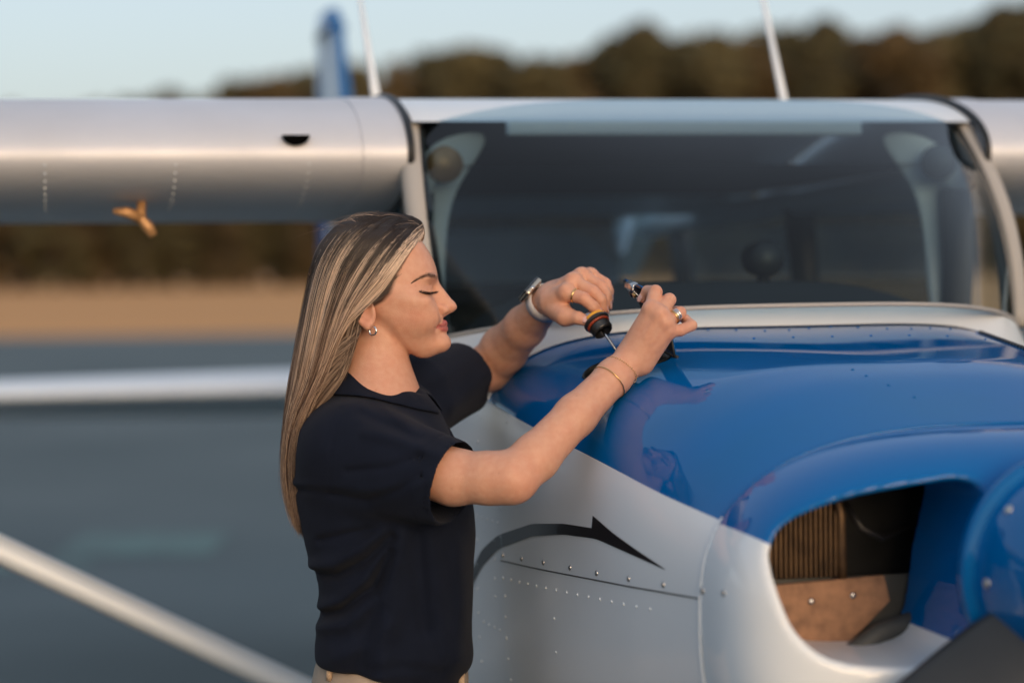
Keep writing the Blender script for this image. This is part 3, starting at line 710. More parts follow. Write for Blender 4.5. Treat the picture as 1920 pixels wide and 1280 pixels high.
# dashboard, seats, yokes
G = []
for t in np.linspace(0, 1, 14):
    row = []
    for x in np.linspace(-0.47, 0.47, 31):
        u = abs(x) / 0.47; top = 1.545 + 0.028 * (1 - u ** 4) * math.sin(math.pi * min(1, t * 1.0) * 0.5) - 0.09 * u ** 5
        row.append((x, -0.40 + 0.33 * u ** 3 + (0.46 - 0.26 * u ** 3) * t, top - 0.02 * (1 - t) ** 2))
    G.append(row)
G.append([(p[0], p[1] + 0.004, p[2] - 0.30) for p in G[-1]])
MB().grid(G).build('glareshield', m_dark, AC, auto=40)
MB().tube([(0.10, -0.01, 1.56), (0.10, -0.01, 1.60)], 0.012, 8).tube([(0.10, -0.045, 1.612), (0.10, -0.03, 1.612), (0.10, 0.03, 1.612)], [0.028, 0.034, 0.030], 14).build('compass', m_black, AC)
for sgn in (-1, 1):
    x = sgn * 0.25
    b_ = MB(); b_.box((x - 0.20, 0.75, 1.10), (x + 0.20, 0.85, 1.53), 0.04); b_.box((x - 0.20, 0.35, 0.98), (x + 0.20, 0.85, 1.12), 0.04); b_.build('seat', m_seat, AC)
    MB().tube([(x - 0.12, 0.19, 1.52), (x - 0.13, 0.18, 1.42), (x, 0.17, 1.40), (x + 0.13, 0.18, 1.42), (x + 0.12, 0.19, 1.52)], 0.013, 8).build('control_yoke', m_black, AC)
MB().box((-0.36, 0.035, 1.838), (0.31, 0.060, 1.866), 0.006).build('header_trim', m_white, AC)
MB().box((-0.36, 1.95, 0.84), (0.36, 1.97, 1.56)).build('rear_bulkhead', m_dark, AC, smooth=False)
MB().box((-0.36, -0.02, 0.78), (0.36, 1.95, 0.82)).build('cabin_floor', m_dark, AC, smooth=False)
MB().box((-0.40, -0.62, 0.86), (0.40, -0.60, 1.38)).build('firewall', m_dark, AC, smooth=False)

# ---- tail
def fin_mesh(name, pts_root, pts_tip, th, m):
    """vertical surface between two chords (Y0, Y1, Z)"""
    b_ = MB(); G = []
    for t in np.linspace(0, 1, 8):
        y0 = pts_root[0] + (pts_tip[0] - pts_root[0]) * t; y1 = pts_root[1] + (pts_tip[1] - pts_root[1]) * t; z = pts_root[2] + (pts_tip[2] - pts_root[2]) * t
        G.append([(p[1] / 0.06 * 0.5 * th * (1 - 0.4 * t) - 0.0, y0 + (y1 - y0) * p[0], z) for p in airfoil(24, 0.12, 0.0)])
    b_.grid(G); k = len(G[0]); b_.F.append(tuple(range(7 * k, 8 * k))); return b_.build(name, m, AC, auto=40)
m_tail = mat('tail_paint', (0.66, 0.69, 0.71), 0.35, coat=0.5)
fin_mesh('fin', (4.30, 5.30, 1.22), (4.98, 5.42, 2.58), 0.062, m_white)
fin_mesh('fin_leading_edge', (4.10, 4.55, 1.20), (4.93, 5.16, 2.60), 0.075, m_blue)
fin_mesh('rudder', (5.28, 5.72, 1.16), (5.40, 5.66, 2.60), 0.05, m_blue)
fin_mesh('fin_tip', (4.93, 5.68, 2.578), (5.05, 5.64, 2.66), 0.10, m_blue)
for sgn in (-1, 1):
    wing_mesh('stabilizer', sgn * 0.06, sgn * 1.72, 0.74, 0.52, 4.62, 1.150, 0.0, m_white, 1.15)
    wing_mesh('elevator', sgn * 0.10, sgn * 1.70, 0.42, 0.34, 5.34, 1.150, R(24), m_white, 0.6)
# ---- antennas
MB().tube([(-0.505, 0.60, 1.91), (-0.512, 0.64, 2.00), (-0.53, 0.78, 2.28)], [0.0135, 0.008, 0.0018], 8).build('antenna', m_white, AC)
b0, b1 = np.array([0.345, 0.55, 1.90]), np.array([0.32, 0.78, 2.42])
MB().tube([b0, b0 + (b1 - b0) * 0.3, b1], [0.0095, 0.0070, 0.003], 8).build('antenna', m_white, AC)
# ---- landing gear
for sgn in (-1, 1):
    MB().tube([(sgn * 0.35, 0.95, 0.76), (sgn * 0.75, 0.97, 0.52), (sgn * 1.12, 1.0, 0.24)], [0.045, 0.035, 0.03], 10).build('gear_leg', m_white, AC)
    MB().torus((sgn * 1.17, 1.0, 0.215), (1, 0, 0), 0.145, 0.07, 28, 12).build('tyre', m_black, AC)
    MB().lathe([(0.0, -0.05), (0.11, -0.05), (0.11, 0.05), (0.0, 0.05)], (sgn * 1.17, 1.0, 0.215), (1, 0, 0), 20).build('wheel_hub', m_white, AC, auto=30)
MB().tube([(0, -0.72, 0.90), (0, -0.80, 0.55), (0, -0.80, 0.20)], [0.03, 0.028, 0.025], 10).build('nose_gear_leg', m_steel, AC)
MB().torus((0, -0.80, 0.185), (1, 0, 0), 0.125, 0.06, 28, 12).build('nose_tyre', m_black, AC)

# ---- arrow stripe on the cowl side
def side_x(Y, z):
    w, t, b, e = f_w(Y), f_t(Y), f_b(Y), f_n(Y); h = np.where(z > ZC, t - ZC, ZC - b); return w * np.maximum(1e-6, 1 - (np.abs(z - ZC) / h) ** e) ** (1 / e)
lo_Y, lo_Z = [-1.10, -1.002, -0.87, -0.746, -0.608, -0.419, -0.33, -0.279, -0.22, -0.12], [1.211, 1.218, 1.2255, 1.218, 1.200, 1.158, 1.120, 1.087, 1.035, 0.93]
up_Y, up_Z = [-0.8525, -0.745, -0.609, -0.42, -0.33, -0.281, -0.22, -0.12], [1.2385, 1.2335, 1.219, 1.180, 1.147, 1.114, 1.064, 0.96]
hd_Y, hd_Z = [-1.10, -1.019, -0.926, -0.8535], [1.2115, 1.225, 1.2405, 1.256]
fl = smooth_table(lo_Y, lo_Z, -1.10, -0.12, sigma=0.012); fu = smooth_table(up_Y, up_Z, -0.8525, -0.12, sigma=0.012)
for sgn in (-1, 1):
    G = []
    Ys_ = np.concatenate([np.linspace(-1.10, -0.8535, 40), np.linspace(-0.8525, -0.12, 110)])
    for Y in Ys_:
        zl = float(fl(Y)); zu = float(np.interp(Y, hd_Y, hd_Z)) if Y < -0.853 else float(fu(Y)); zu = max(zu, zl + 0.0003)
        prd = 0.0012 if Y < CUT + 0.004 else 0.0012
        G.append([(sgn * (float(side_x(Y, z)) * (1.0 if Y < CUT + 0.002 else 0.9955) + prd), Y, z) for z in np.linspace(zl, zu, 6)])
    MB().grid(G).build('arrow_stripe', m_decal, lower_cowl)
# ---- screws, rivets and panel joints
for sgn in (-1, 1):
    for Y, z in [(-0.452, 1.153), (-0.55, 1.160), (-0.657, 1.167), (-0.768, 1.173), (-0.871, 1.178), (-0.986, 1.185), (-1.094, 1.191)]:
        screw((sgn * (float(side_x(Y, z)) + 0.0002), Y, z), (sgn, -0.1, 0.05), 0.0042, lower_cowl)
    for Y, z in [(-1.212, 1.199), (-1.285, 1.206)]: screw((sgn * 0.3855 if Y > -1.25 else sgn * 0.381, Y, z), (sgn, -0.2, 0), 0.0042, bowl)
    for Y in (-1.30, -1.33, -1.36): screw((sgn * 0.1025, Y, 1.212), (sgn, 0, 0), 0.0035, bowl)
    pj_ = [(sgn * (float(side_x(Y, 1.143 + (-0.44 - Y) * 0.058)) + 0.0004), Y, 1.143 + (-0.44 - Y) * 0.058) for Y in np.linspace(-0.442, -1.198, 40)]
    MB().tube(pj_, 0.0011, 5).build('panel_joint', m_grey, lower_cowl)
    pts = [(Y, 1.117 + (-0.452 - Y) * 0.0605) for Y in np.arange(-0.452, -1.06, -0.043)] + [(-0.462, z) for z in np.arange(1.09, 0.86, -0.033)] + [(-0.70, z) for z in np.arange(1.09, 0.90, -0.05)] + [(-0.436, z) for z in np.arange(1.36, 1.17, -0.045)]
    rb = MB()
    for Y, z in pts:
        x = float(side_x(Y, z)) * (1.0 if Y < CUT else 0.9955); rb.lathe([(0.0026, -0.001), (0.0024, 0.0008), (0.0012, 0.0015), (0.0, 0.0016)], (sgn * x, Y, z), (sgn, 0, 0), 8)
    o = rb.build('rivets', m_white, lower_cowl); o['kind'] = 'stuff'
    rb = MB()
    for Y, z in [(-0.30, z) for z in np.arange(1.36, 0.9, -0.04)] + [(-0.33 - 0.02 * 0, z) for z in ()] + [(y_, 1.20) for y_ in np.arange(-0.42, -0.3, 0.03)] + [(y_, 1.03) for y_ in np.arange(-0.42, -0.3, 0.03)] + [(-0.40, z) for z in np.arange(1.17, 1.05, -0.03)]:
        x = float(side_x(Y, z)) * 0.9955; rb.lathe([(0.0024, -0.001), (0.0022, 0.0008), (0.0012, 0.0014), (0.0, 0.0015)], (sgn * x, Y, z), (sgn, 0, 0), 8)
    o = rb.build('rivets', m_white, AC); o['kind'] = 'stuff'
rb = MB()
tp = [(x, -0.50 + 0.02 * math.sin(x * 30)) for x in np.linspace(-0.15, 0.30, 12)] + [(x, -0.62) for x in np.linspace(-0.12, 0.32, 8)] + [(-0.10, -0.985), (-0.094, -1.02), (-0.078, -1.06), (-0.06, -1.105)]
for x, y in tp: rb.lathe([(0.0026, -0.001), (0.0024, 0.0006), (0.001, 0.0014), (0.0, 0.0015)], (x, y, float(cowl_z(x, y))), (0, 0, 1), 8)
o = rb.build('rivets', m_blue, upper_cowl); o['kind'] = 'stuff'
hp = [np.array([0.315 - 0.03 * t, -0.47 - 0.26 * t, 0]) for t in np.linspace(0, 1, 19)]
hb_ = MB()
for i, p in enumerate(hp[:-1]):
    q = hp[i + 1]; hb_.tube([(p[0], p[1], float(cowl_z(p[0], p[1])) + 0.002), (p[0] * 0.15 + q[0] * 0.85, p[1] * 0.15 + q[1] * 0.85, float(cowl_z(q[0], q[1])) + 0.002)], 0.0032, 6)
hb_.build('piano_hinge', m_blade, upper_cowl)

# light trim inside the windshield corners and pale door posts, seen through the glass
for sgn in (-1, 1):
    G = [[(sgn * 0.36, 0.13, 1.86), (sgn * 0.47, 0.10, 1.85), (sgn * 0.515, 0.11, 1.80)], [(sgn * 0.40, 0.13, 1.80), (sgn * 0.47, 0.11, 1.775), (sgn * 0.51, 0.12, 1.75)], [(sgn * 0.445, 0.12, 1.745), (sgn * 0.475, 0.12, 1.72), (sgn * 0.505, 0.125, 1.70)], [(sgn * 0.462, 0.12, 1.66), (sgn * 0.48, 0.12, 1.65), (sgn * 0.50, 0.125, 1.64)], [(sgn * 0.465, 0.11, 1.50), (sgn * 0.482, 0.11, 1.50), (sgn * 0.50, 0.115, 1.50)]]
    o = MB().grid(G).build('pillar_trim', m_white, AC); o.modifiers.new('thickness', 'SOLIDIFY').thickness = 0.012
    m_ = o.modifiers.new('smooth', 'SUBSURF'); m_.levels = 1; m_.render_levels = 2
    MB().lathe([(0.0, 0.0), (0.030, 0.0), (0.034, 0.012), (0.030, 0.03), (0.0, 0.034)], (sgn * 0.475, 0.075, 1.79), (-sgn * 0.3, -1, -0.1), 20).build('cabin_air_vent', m_vent if sgn < 0 else m_grey, AC)
    rb = MB()
    for X in (-0.72, -0.95, -1.17, -1.45):
        for fr_ in (0.004, 0.012, 0.024, 0.04, 0.06, 0.085, 0.115, 0.15):
            q = wing_pt(sgn * abs(X), fr_); rb.lathe([(0.0020, -0.002), (0.0019, 0.0006), (0.0010, 0.0012), (0.0, 0.0013)], q, (0, -0.6, -1), 8)
    for X in np.arange(0.66, 2.2, 0.05):
        q = wing_pt(sgn * X, 0.26); rb.lathe([(0.0020, -0.002), (0.0019, 0.0006), (0.0010, 0.0012), (0.0, 0.0013)], q, (0, 0, -1), 8)
    o = rb.build('rivets', m_white, AC); o['kind'] = 'stuff'
# ================================================================== the woman at the cowling
PX, PY = -0.19, 3.27
PERSON = empty('person', (PX, PY, 0))
tag(PERSON, 'woman in navy polo shirt and beige trousers reaching over the blue cowling', 'person')
PL = np.array([PX, PY, 0.0])
# --- head frame: (a, b) are photograph pixels on the plane of the head's middle, c pixels towards the camera
DH = 3.27; U = DH / FPX; HO = P(700, 550, DH)
HM = np.stack([CR, -CU, -CF], -1)                      # columns: a, b and c directions
def HP(a, b, c=0.0): return HO + U * (CR * (a - 700) - CU * (b - 550) - CF * c)
def HL(p): q = (p - HO) / U; return 700 + q @ CR, 550 - q @ CU, -(q @ CF)
def hell(c, r, rot=0.0, op='u', k=0.0, yaw=0.0):
    """ellipsoid in head pixels, turned by rot degrees in the profile plane"""
    t = R(rot); M = HM @ np.array([[math.cos(t), -math.sin(t), 0], [math.sin(t), math.cos(t), 0], [0, 0, 1]])
    if yaw:
        y = R(yaw); M = M @ np.array([[math.cos(y), 0, math.sin(y)], [0, 1, 0], [-math.sin(y), 0, math.cos(y)]])
    return ell(HP(*c), np.array(r) * U, M, op, k * U)
def hcone(a, b, ra, rb, op='u', k=0.0): return cone(HP(*a), HP(*b), ra * U, rb * U, op, k * U)
hb = [425, 440, 450, 464, 485, 504, 518, 531, 548, 570, 590, 605, 625, 640, 650, 660, 668, 674]
t_front = smooth_table(hb, [768, 781, 789, 800, 812, 818.5, 821, 818, 813, 816, 826, 831.5, 832, 836, 836.5, 829, 812, 796], 420, 680, sigma=3.5)
t_wid = smooth_table(hb, [48, 56, 62, 68, 73, 76, 77, 77, 77, 76, 72, 67, 57, 47, 40, 31, 20, 10], 420, 680, sigma=5)
t_cen = smooth_table([420, 570, 590, 610, 630, 650, 668, 680], [738, 738, 741, 748, 757, 772, 790, 798], 420, 680, sigma=6)
t_back = smooth_table([420, 560, 590, 605, 625, 640, 650, 660, 668, 680], [640, 645, 672, 690, 707, 725, 743, 765, 783, 795], 420, 680, sigma=5)
n_face = smooth_table([420, 560, 590, 610, 640, 660, 680], [2.35, 2.3, 1.95, 1.75, 1.75, 1.95, 2.1], 420, 680, sigma=6)
def base_a(b, c):
    xc = t_cen(b); return float(xc + (t_front(b) - xc) * (1 - (abs(c) / t_wid(b)) ** n_face(b)) ** (1 / n_face(b)))
def face_fn(p):
    a, b, c = HL(p); bb = np.clip(b, 421, 679)
    xc = t_cen(bb); A = np.where(a > xc, t_front(bb) - xc, xc - t_back(bb)); A = np.maximum(A, 2); W = t_wid(bb); n = n_face(bb)
    q = ((np.abs(a - xc) / A) ** n + (np.abs(c) / W) ** n) ** (1 / n) - 1
    d = q * np.minimum(A, W)
    d = smax(d, (b - 671.0) * 0.9, 5); d = np.maximum(d, 428 - b)
    return d * U
def groove(pts, r, k): return [hcone(pts[i], pts[i + 1], r, r, 's', k) for i in range(len(pts) - 1)]
head = [hell((688, 506, 0), (104, 96, 81)), Prim(face_fn, HP(740, 560), 170 * U, 'u', 18 * U),
        hcone((714, 600, 0), (704, 700, 0), 55, 58, 'u', 9), hcone((704, 700, 0), (694, 790, 0), 58, 60, 'u', 8)]
for s in (1, -1):
    head += [hell((785, 589, 45 * s), (36, 30, 23), 10, 'u', 32),                 # cheek
             hell((770, 560, 64 * s), (36, 13, 12), 12, 'u', 20),                 # cheekbone
             hell((824, 545, 33 * s), (15, 11, 20), 0, 's', 12),                  # eye socket
             hell((794.5, 545.5, 35 * s), (17.5, 15.5, 16), 0, 'u', 5),           # lid over the eyeball
             hell((806, 522, 34 * s), (14, 6.5, 24), -10, 'u', 9)]                # brow ridge
    head += groove([(789, 541, 51.5 * s), (798, 536.5, 49.5 * s), (806, 535.5, 44 * s), (811, 538, 36 * s)], 0.9, 2.5)      # lid crease
    head += groove([(788, 548.5, 52 * s), (797, 551.5, 51 * s), (805, 552.2, 46 * s), (812, 550.2, 38 * s)], 0.9, 2.0)         # lash line
head += [hcone((806, 538, 0), (824, 578, 0), 9, 15, 'u', 12), hcone((815, 531, 0), (841.5, 569.5, 0), 7.0, 9.4, 'u', 9), hell((845.6, 574.3, 0), (11.4, 9.4, 10.8), 20, 'u', 6),
         hcone((845, 580, 0), (830, 588, 0), 6, 6, 'u', 4)]
for s in (1, -1):
    head += [hell((829.5, 580, 12.5 * s), (12, 8.8, 6.8), 12, 'u', 5), hell((823, 588, 21 * s), (4.5, 8, 3.2), 30, 's', 8),
             hell((839.5, 587.5, 7.2 * s), (7.0, 3.2, 3.6), 12, 's', 2.0)]
# mouth: upper and lower lip arcs, the parting, the hollow below
UL = [(base_a(606, c) + o_, b_, c) for c, b_, o_ in ((0, 605.9, 2.8), (7, 605.2, 2.6), (15, 607.8, 1.2), (26, 611.4, -1.0))]
LL = [(base_a(616, c) + o_, b_, c) for c, b_, o_ in ((0, 616.2, 2.2), (7, 616.2, 2.0), (15, 615.8, 0.8), (26, 612.2, -1.4))]
mir = lambda L, s: [(a, b, c * s) for a, b, c in L]
for s in (1, -1):
    for L, rr in ((UL, (4.6, 4.7, 4.2, 2.1)), (LL, (5.9, 5.8, 5.0, 2.1))):
        M_ = mir(L, s); head += [hcone(M_[i], M_[i + 1], rr[i], rr[i + 1], 'u', 3.5) for i in range(3)]
for s in (1, -1):
    head += groove(mir([(base_a(611, c) + o_, b_, c) for c, b_, o_ in ((0, 611.0, 8.5), (8, 610.8, 6.5), (17, 612, 3.2), (28, 612.6, 0.5))], s), 0.9, 1.4)
    head += [hell((base_a(614, 30) + 3.5, 613.5, 31 * s), (3, 4.5, 4), 0, 's', 9)]
head += [hell((844, 628, 0), (6, 5, 14), 0, 's', 8), hell((828.0, 642.0, 0), (17, 16, 21), 0, 'u', 12), hcone((845, 597, 0), (841, 602, 0), 1.8, 1.8, 's', 4)]
for s in (1, -1):      # ears
    head += [hell((689, 580, 81 * s), (19, 34, 6.5), -20, 'u', 6, -14 * s), hell((692, 578, 88 * s), (11, 22, 5.5), -20, 's', 4, -14 * s),
             hcone((681, 604, 83 * s), (694, 612, 83 * s), 5.0, 6.5, 'u', 6), hcone((694, 612, 83 * s), (701, 605, 80 * s), 6.5, 5, 'u', 6),
             hcone((672, 578, 86 * s), (680, 602, 86 * s), 3.4, 3.4, 'u', 3), hcone((672, 578, 86 * s), (676, 556, 85 * s), 3.4, 3.2, 'u', 3), hcone((676, 556, 85 * s), (692, 545, 82 * s), 3.2, 3.0, 'u', 3),
             hell((704, 588, 80 * s), (4.5, 7, 4.5), -10, 'u', 3)]
# --- torso core under the shirt, and arms
C_ = lambda pts: [P(*q) for q in pts]
body = list(head)
body += [ell(P(712, 880, 3.28), (0.085, 0.115, 0.17), None, 'u', 0.03), ell(P(735, 1080, 3.28), (0.082, 0.105, 0.17), None, 'u', 0.03), ell(P(735, 1265, 3.28), (0.072, 0.100, 0.10), None, 'u', 0.03)]
RS_, RE, RW = P(668, 838, 3.165), P(958, 896, 3.065), P(1182, 676, 3.185)
body += chain([P(690, 850, 3.24), RS_, P(850, 894, 3.095), P(920, 896, 3.075), RE], [0.05, 0.05, 0.0375, 0.0345, 0.0315], 'u', 0.02, 0.016)
body += [ell(P(968, 902, 3.058), (0.022, 0.022, 0.022), None, 'u', 0.020)]
body += chain([RE, P(1003, 858, 3.085), P(1080, 778, 3.125), P(1150, 707, 3.168), RW], [0.0315, 0.0325, 0.0290, 0.0252, 0.0232], 'u', 0.018, 0.012)
# right hand: back of the hand to the camera, fingers flexed round the oil door
def hand(wrist, wr, mcps, fingers, k=0.010, extra=(), tend=-CF):
    out = []
    for i, (m_, w_) in enumerate(zip(mcps, wrist)):
        out += [cone(w_, m_, wr[i], 0.0118 if i < 3 else 0.0105, 'u', k)]
    for i in range(len(mcps) - 1): out += [cone(mcps[i], mcps[i + 1], 0.0095, 0.0092, 'u', 0.008)]
    for m_, w_ in list(zip(mcps, wrist))[:4]:      # extensor tendons under the skin
        n_ = tend; out += [cone(w_ * 0.55 + m_ * 0.45 + n_ * 0.0135, m_ + n_ * 0.0085, 0.0022, 0.0040, 'u', 0.007)]
    for pts, rr in fingers: out += chain(pts, rr, 'u', 0.0028, 0.002)
    return out + list(extra)
rm = C_([(1221, 580, 3.168), (1236, 589, 3.161), (1247, 604, 3.161), (1254, 621, 3.166)])
rw_ = C_([(1182, 664, 3.193), (1190, 668, 3.183), (1197, 674, 3.181), (1205, 680, 3.185)])
rf = [(C_([(1221, 580, 3.170), (1229, 547, 3.188), (1214, 546, 3.209), (1206, 559, 3.214)]), (0.0112, 0.0100, 0.0085, 0.0072)),
      (C_([(1236, 589, 3.165), (1255, 562, 3.186), (1247, 564, 3.212), (1232, 573, 3.221)]), (0.0112, 0.0098, 0.0084, 0.0072)),
      (C_([(1247, 604, 3.165), (1275, 586, 3.184), (1268, 584, 3.208), (1252, 587, 3.220)]), (0.0106, 0.0092, 0.0080, 0.0070)),
      (C_([(1254, 621, 3.168), (1276, 619, 3.168), (1297, 610, 3.177), (1285, 598, 3.195), (1272, 594, 3.205)]), (0.0100, 0.0086, 0.0080, 0.0070, 0.0062)),
      (C_([(1198, 652, 3.208), (1208, 612, 3.225), (1214, 588, 3.233), (1218, 566, 3.235)]), (0.0145, 0.0125, 0.0100, 0.0082))]
body += hand(rw_, (0.0205, 0.0195, 0.018, 0.017), rm, rf)
for q, r_ in ((rm[0], 0.0122), (rm[1], 0.0124), (rm[2], 0.0116)): body += [ell(q - CF * 0.001, (r_, r_, r_), None, 'u', 0.005)]
# left arm and hand: elbow out on the far side, finger tips on the filler cap
LS, LE, LW = P(782, 742, 3.42), P(918, 690, 3.57), P(1030, 562, 3.375)
body += chain([P(740, 800, 3.33), LS, P(860, 706, 3.52), LE], [0.05, 0.046, 0.0385, 0.035], 'u', 0.02, 0.01)
body += chain([LE, P(945, 655, 3.53), P(985, 612, 3.46), LW], [0.036, 0.037, 0.0315, 0.0245], 'u', 0.012, 0.012)
lm = C_([(1062, 549, 3.320), (1075, 528, 3.335), (1091, 518, 3.357), (1108, 516, 3.378)])
lw_ = C_([(1036, 566, 3.352), (1038, 556, 3.362), (1042, 550, 3.376), (1046, 548, 3.388)])
lf = [(C_([(1062, 549, 3.320), (1094, 559, 3.305), (1113, 575, 3.303), (1122, 587, 3.306)]), (0.0112, 0.0096, 0.0086, 0.0076)),
      (C_([(1075, 528, 3.335), (1112, 547, 3.318), (1128, 563, 3.316), (1132, 580, 3.318)]), (0.0114, 0.0098, 0.0086, 0.0076)),
      (C_([(1091, 518, 3.357), (1126, 536, 3.343), (1138, 554, 3.336), (1139, 572, 3.332)]), (0.0108, 0.0094, 0.0082, 0.0072)),
      (C_([(1108, 516, 3.378), (1135, 531, 3.368), (1142, 545, 3.358), (1142, 559, 3.350)]), (0.0098, 0.0084, 0.0074, 0.0066)),
      (C_([(1044, 580, 3.340), (1060, 594, 3.318), (1084, 596, 3.302), (1100, 602, 3.298)]), (0.0150, 0.0122, 0.0100, 0.0082))]
body += hand(lw_, (0.0205, 0.020, 0.019, 0.018), lm, lf, 0.010, [cone(P(1040, 572, 3.352), P(1060, 592, 3.318), 0.018, 0.0125, 'u', 0.012)], -CF * 0.55 + CU * 0.75 - CR * 0.3)
for q, r_ in ((lm[0], 0.0124), (lm[1], 0.0126), (lm[2], 0.0118)): body += [ell(q + CU * 0.001, (r_, r_, r_), None, 'u', 0.006)]
for pts, rr in rf[:4] + lf[:4]:
    for i_ in (1, 2):
        p_, d_ = pts[i_], pts[i_ + 1] - pts[i_ - 1]; d_ = d_ / np.linalg.norm(d_); n_ = np.cross(d_, np.array([0.3, 0.2, 1.0])); n_ /= np.linalg.norm(n_); b_ = np.cross(d_, n_)
        out_ = p_ * 2 - pts[i_ - 1] - pts[i_ + 1]; out_ -= d_ * (out_ @ d_); out_ /= np.linalg.norm(out_) + 1e-9; sd_ = np.cross(d_, out_)
        for off in (-0.0022, 0.0024):
            q_ = p_ + out_ * (rr[i_] + 0.0006) + d_ * off; body.append(cone(q_ - sd_ * 0.005, q_ + sd_ * 0.005, 0.0006, 0.0006, 's', 0.0016))
V, Q = polygonise(body, (-0.36, 2.96, 0.93), (0.285, 3.66, 1.72), 0.0017)
V = relax(V, Q, 1, 0.5)
# --- skin colour: lips, ears, knuckles and cheeks redder; dark roots behind the hairline
m_skin = mat('skin', (0.55, 0.31, 0.21), 0.42, spec=0.35, subsurf=0.12, attr='tint', noise=(0.94, 0.86, 0.83), noise_scale=110, bump=0.28, bump_scale=700)
a, b, c = HL(V)
SK = np.array([0.66, 0.370, 0.250]); colr = np.tile(SK, (len(V), 1))
def blend(mask, cc):
    global colr
    colr = colr * (1 - mask[:, None]) + np.array(cc) * mask[:, None]
is_head = (b < 690) & (a > 560) & (a < 880) & (np.abs(c) < 130)
g = lambda x0, y0, sx, sy: np.exp(-((a - x0) / sx) ** 2 - ((b - y0) / sy) ** 2) * is_head
blend(0.30 * g(782, 592, 34, 20), (0.62, 0.27, 0.19)); blend(0.35 * g(850, 576, 10, 10), (0.62, 0.28, 0.20)); blend(0.45 * g(690, 588, 18, 26), (0.62, 0.24, 0.16))
blend(0.35 * g(803, 541, 10, 6), (0.50, 0.24, 0.17))
lipd = field([hcone(mir(L, s)[i], mir(L, s)[i + 1], r_[i] + 0.2, r_[i + 1] + 0.2) for L, r_ in ((UL, (4.6, 4.7, 4.2, 2.1)), (LL, (5.9, 5.8, 5.0, 2.1))) for s in (1, -1) for i in range(3)], V[is_head])
lm_ = np.zeros(len(V)); lm_[is_head] = np.clip(1 - (lipd - 0.6 * U) / (1.0 * U), 0, 1); blend(0.97 * lm_, (0.43, 0.125, 0.115))
blend(0.8 * np.exp(-((a - 807) / 6.0) ** 2 - ((b - 552.6) / 1.5) ** 2) * is_head, (0.05, 0.03, 0.02)); blend(0.75 * np.exp(-((a - 840.5) / 4.5) ** 2 - ((b - 588) / 2.0) ** 2) * is_head * (np.abs(c) > 3), (0.12, 0.04, 0.025))  # dark eye slit, then nostril shade put into the skin colour
blend(0.22 * np.exp(-((a - 800) / 12) ** 2 - ((b - 557) / 3.5) ** 2) * is_head, (0.42, 0.20, 0.15))
pm = np.clip(1 - np.abs(b - (611.3 + np.clip((842 - a), 0, 30) * 0.09)) / 1.1, 0, 1) * (a > 815) * (a < 845) * is_head; blend(0.75 * pm, (0.20, 0.06, 0.05))  # shade between the lips painted along the mouth parting
bw = np.interp(a, [777, 789, 806, 819], [530, 521.5, 516.5, 520.5]); blend(0.55 * np.exp(-((b - bw) / np.interp(a, [777, 800, 819], [1.3, 2.8, 3.4])) ** 2) * (a > 776) * (a < 820.5) * is_head, (0.16, 0.085, 0.055))
kn = np.zeros(len(V))
for q in rm + lm + [f_[0][1] for f_ in rf + lf] + [f_[0][-1] for f_ in rf + lf]: kn = np.maximum(kn, np.exp(-(np.linalg.norm(V - q, axis=1) / 0.012) ** 2))
blend(0.32 * kn, (0.62, 0.25, 0.18)); blend(0.35 * np.exp(-(np.linalg.norm(V - P(985, 912, 3.05), axis=1) / 0.03) ** 2), (0.60, 0.26, 0.18))
hl_b = [400, 440, 470, 500, 530, 552, 566, 578, 590]; hl_a = np.interp(b, hl_b, [810, 794, 776, 762, 748, 741, 728, 706, 690])
hm_ = np.clip((hl_a - a) / 9, 0, 1) * (b < 584) * is_head * np.clip((584 - b) / 8, 0, 1)
hm_ *= 1 - np.clip(1 - np.hypot((a - 688) / 26, (b - 585) / 36), 0, 1) ** 0.3 * (np.abs(c) > 76)
blend(np.clip(hm_, 0, 1), (0.040, 0.026, 0.019))
blend(((b > 575) & (a < 668) & is_head).astype(float) * np.clip((650 - b) / 30, 0, 1), (0.05, 0.032, 0.024))
fk = np.zeros(len(V)); fr2 = np.random.default_rng(3)      # freckles, moles and uneven tone
for _ in range(150):
    q = V[fr2.integers(len(V))]; r_ = fr2.uniform(0.0009, 0.0019); fk = np.maximum(fk, fr2.uniform(0.15, 0.5) * np.exp(-((V - q) ** 2).sum(1) / r_ ** 2)) if True else fk
blend(fk, (0.34, 0.14, 0.08))
for q, r_ in ((HP(778, 654, 50), 0.0016), (HP(735, 586, 80), 0.0012)): blend(0.8 * np.exp(-((V - q) ** 2).sum(1) / (r_ * 2.0) ** 2), (0.16, 0.06, 0.035))
bl = 0.5 + 0.5 * np.sin(V[:, 0] * 61 + 3 * np.sin(V[:, 2] * 47)) * np.sin(V[:, 1] * 53 + 2 * np.sin(V[:, 0] * 71) + V[:, 2] * 39); blend(0.16 * bl, (0.62, 0.26, 0.17))
skin = fast_mesh('body', V - PL, Q, m_skin, PERSON); point_color(skin, 'tint', colr)

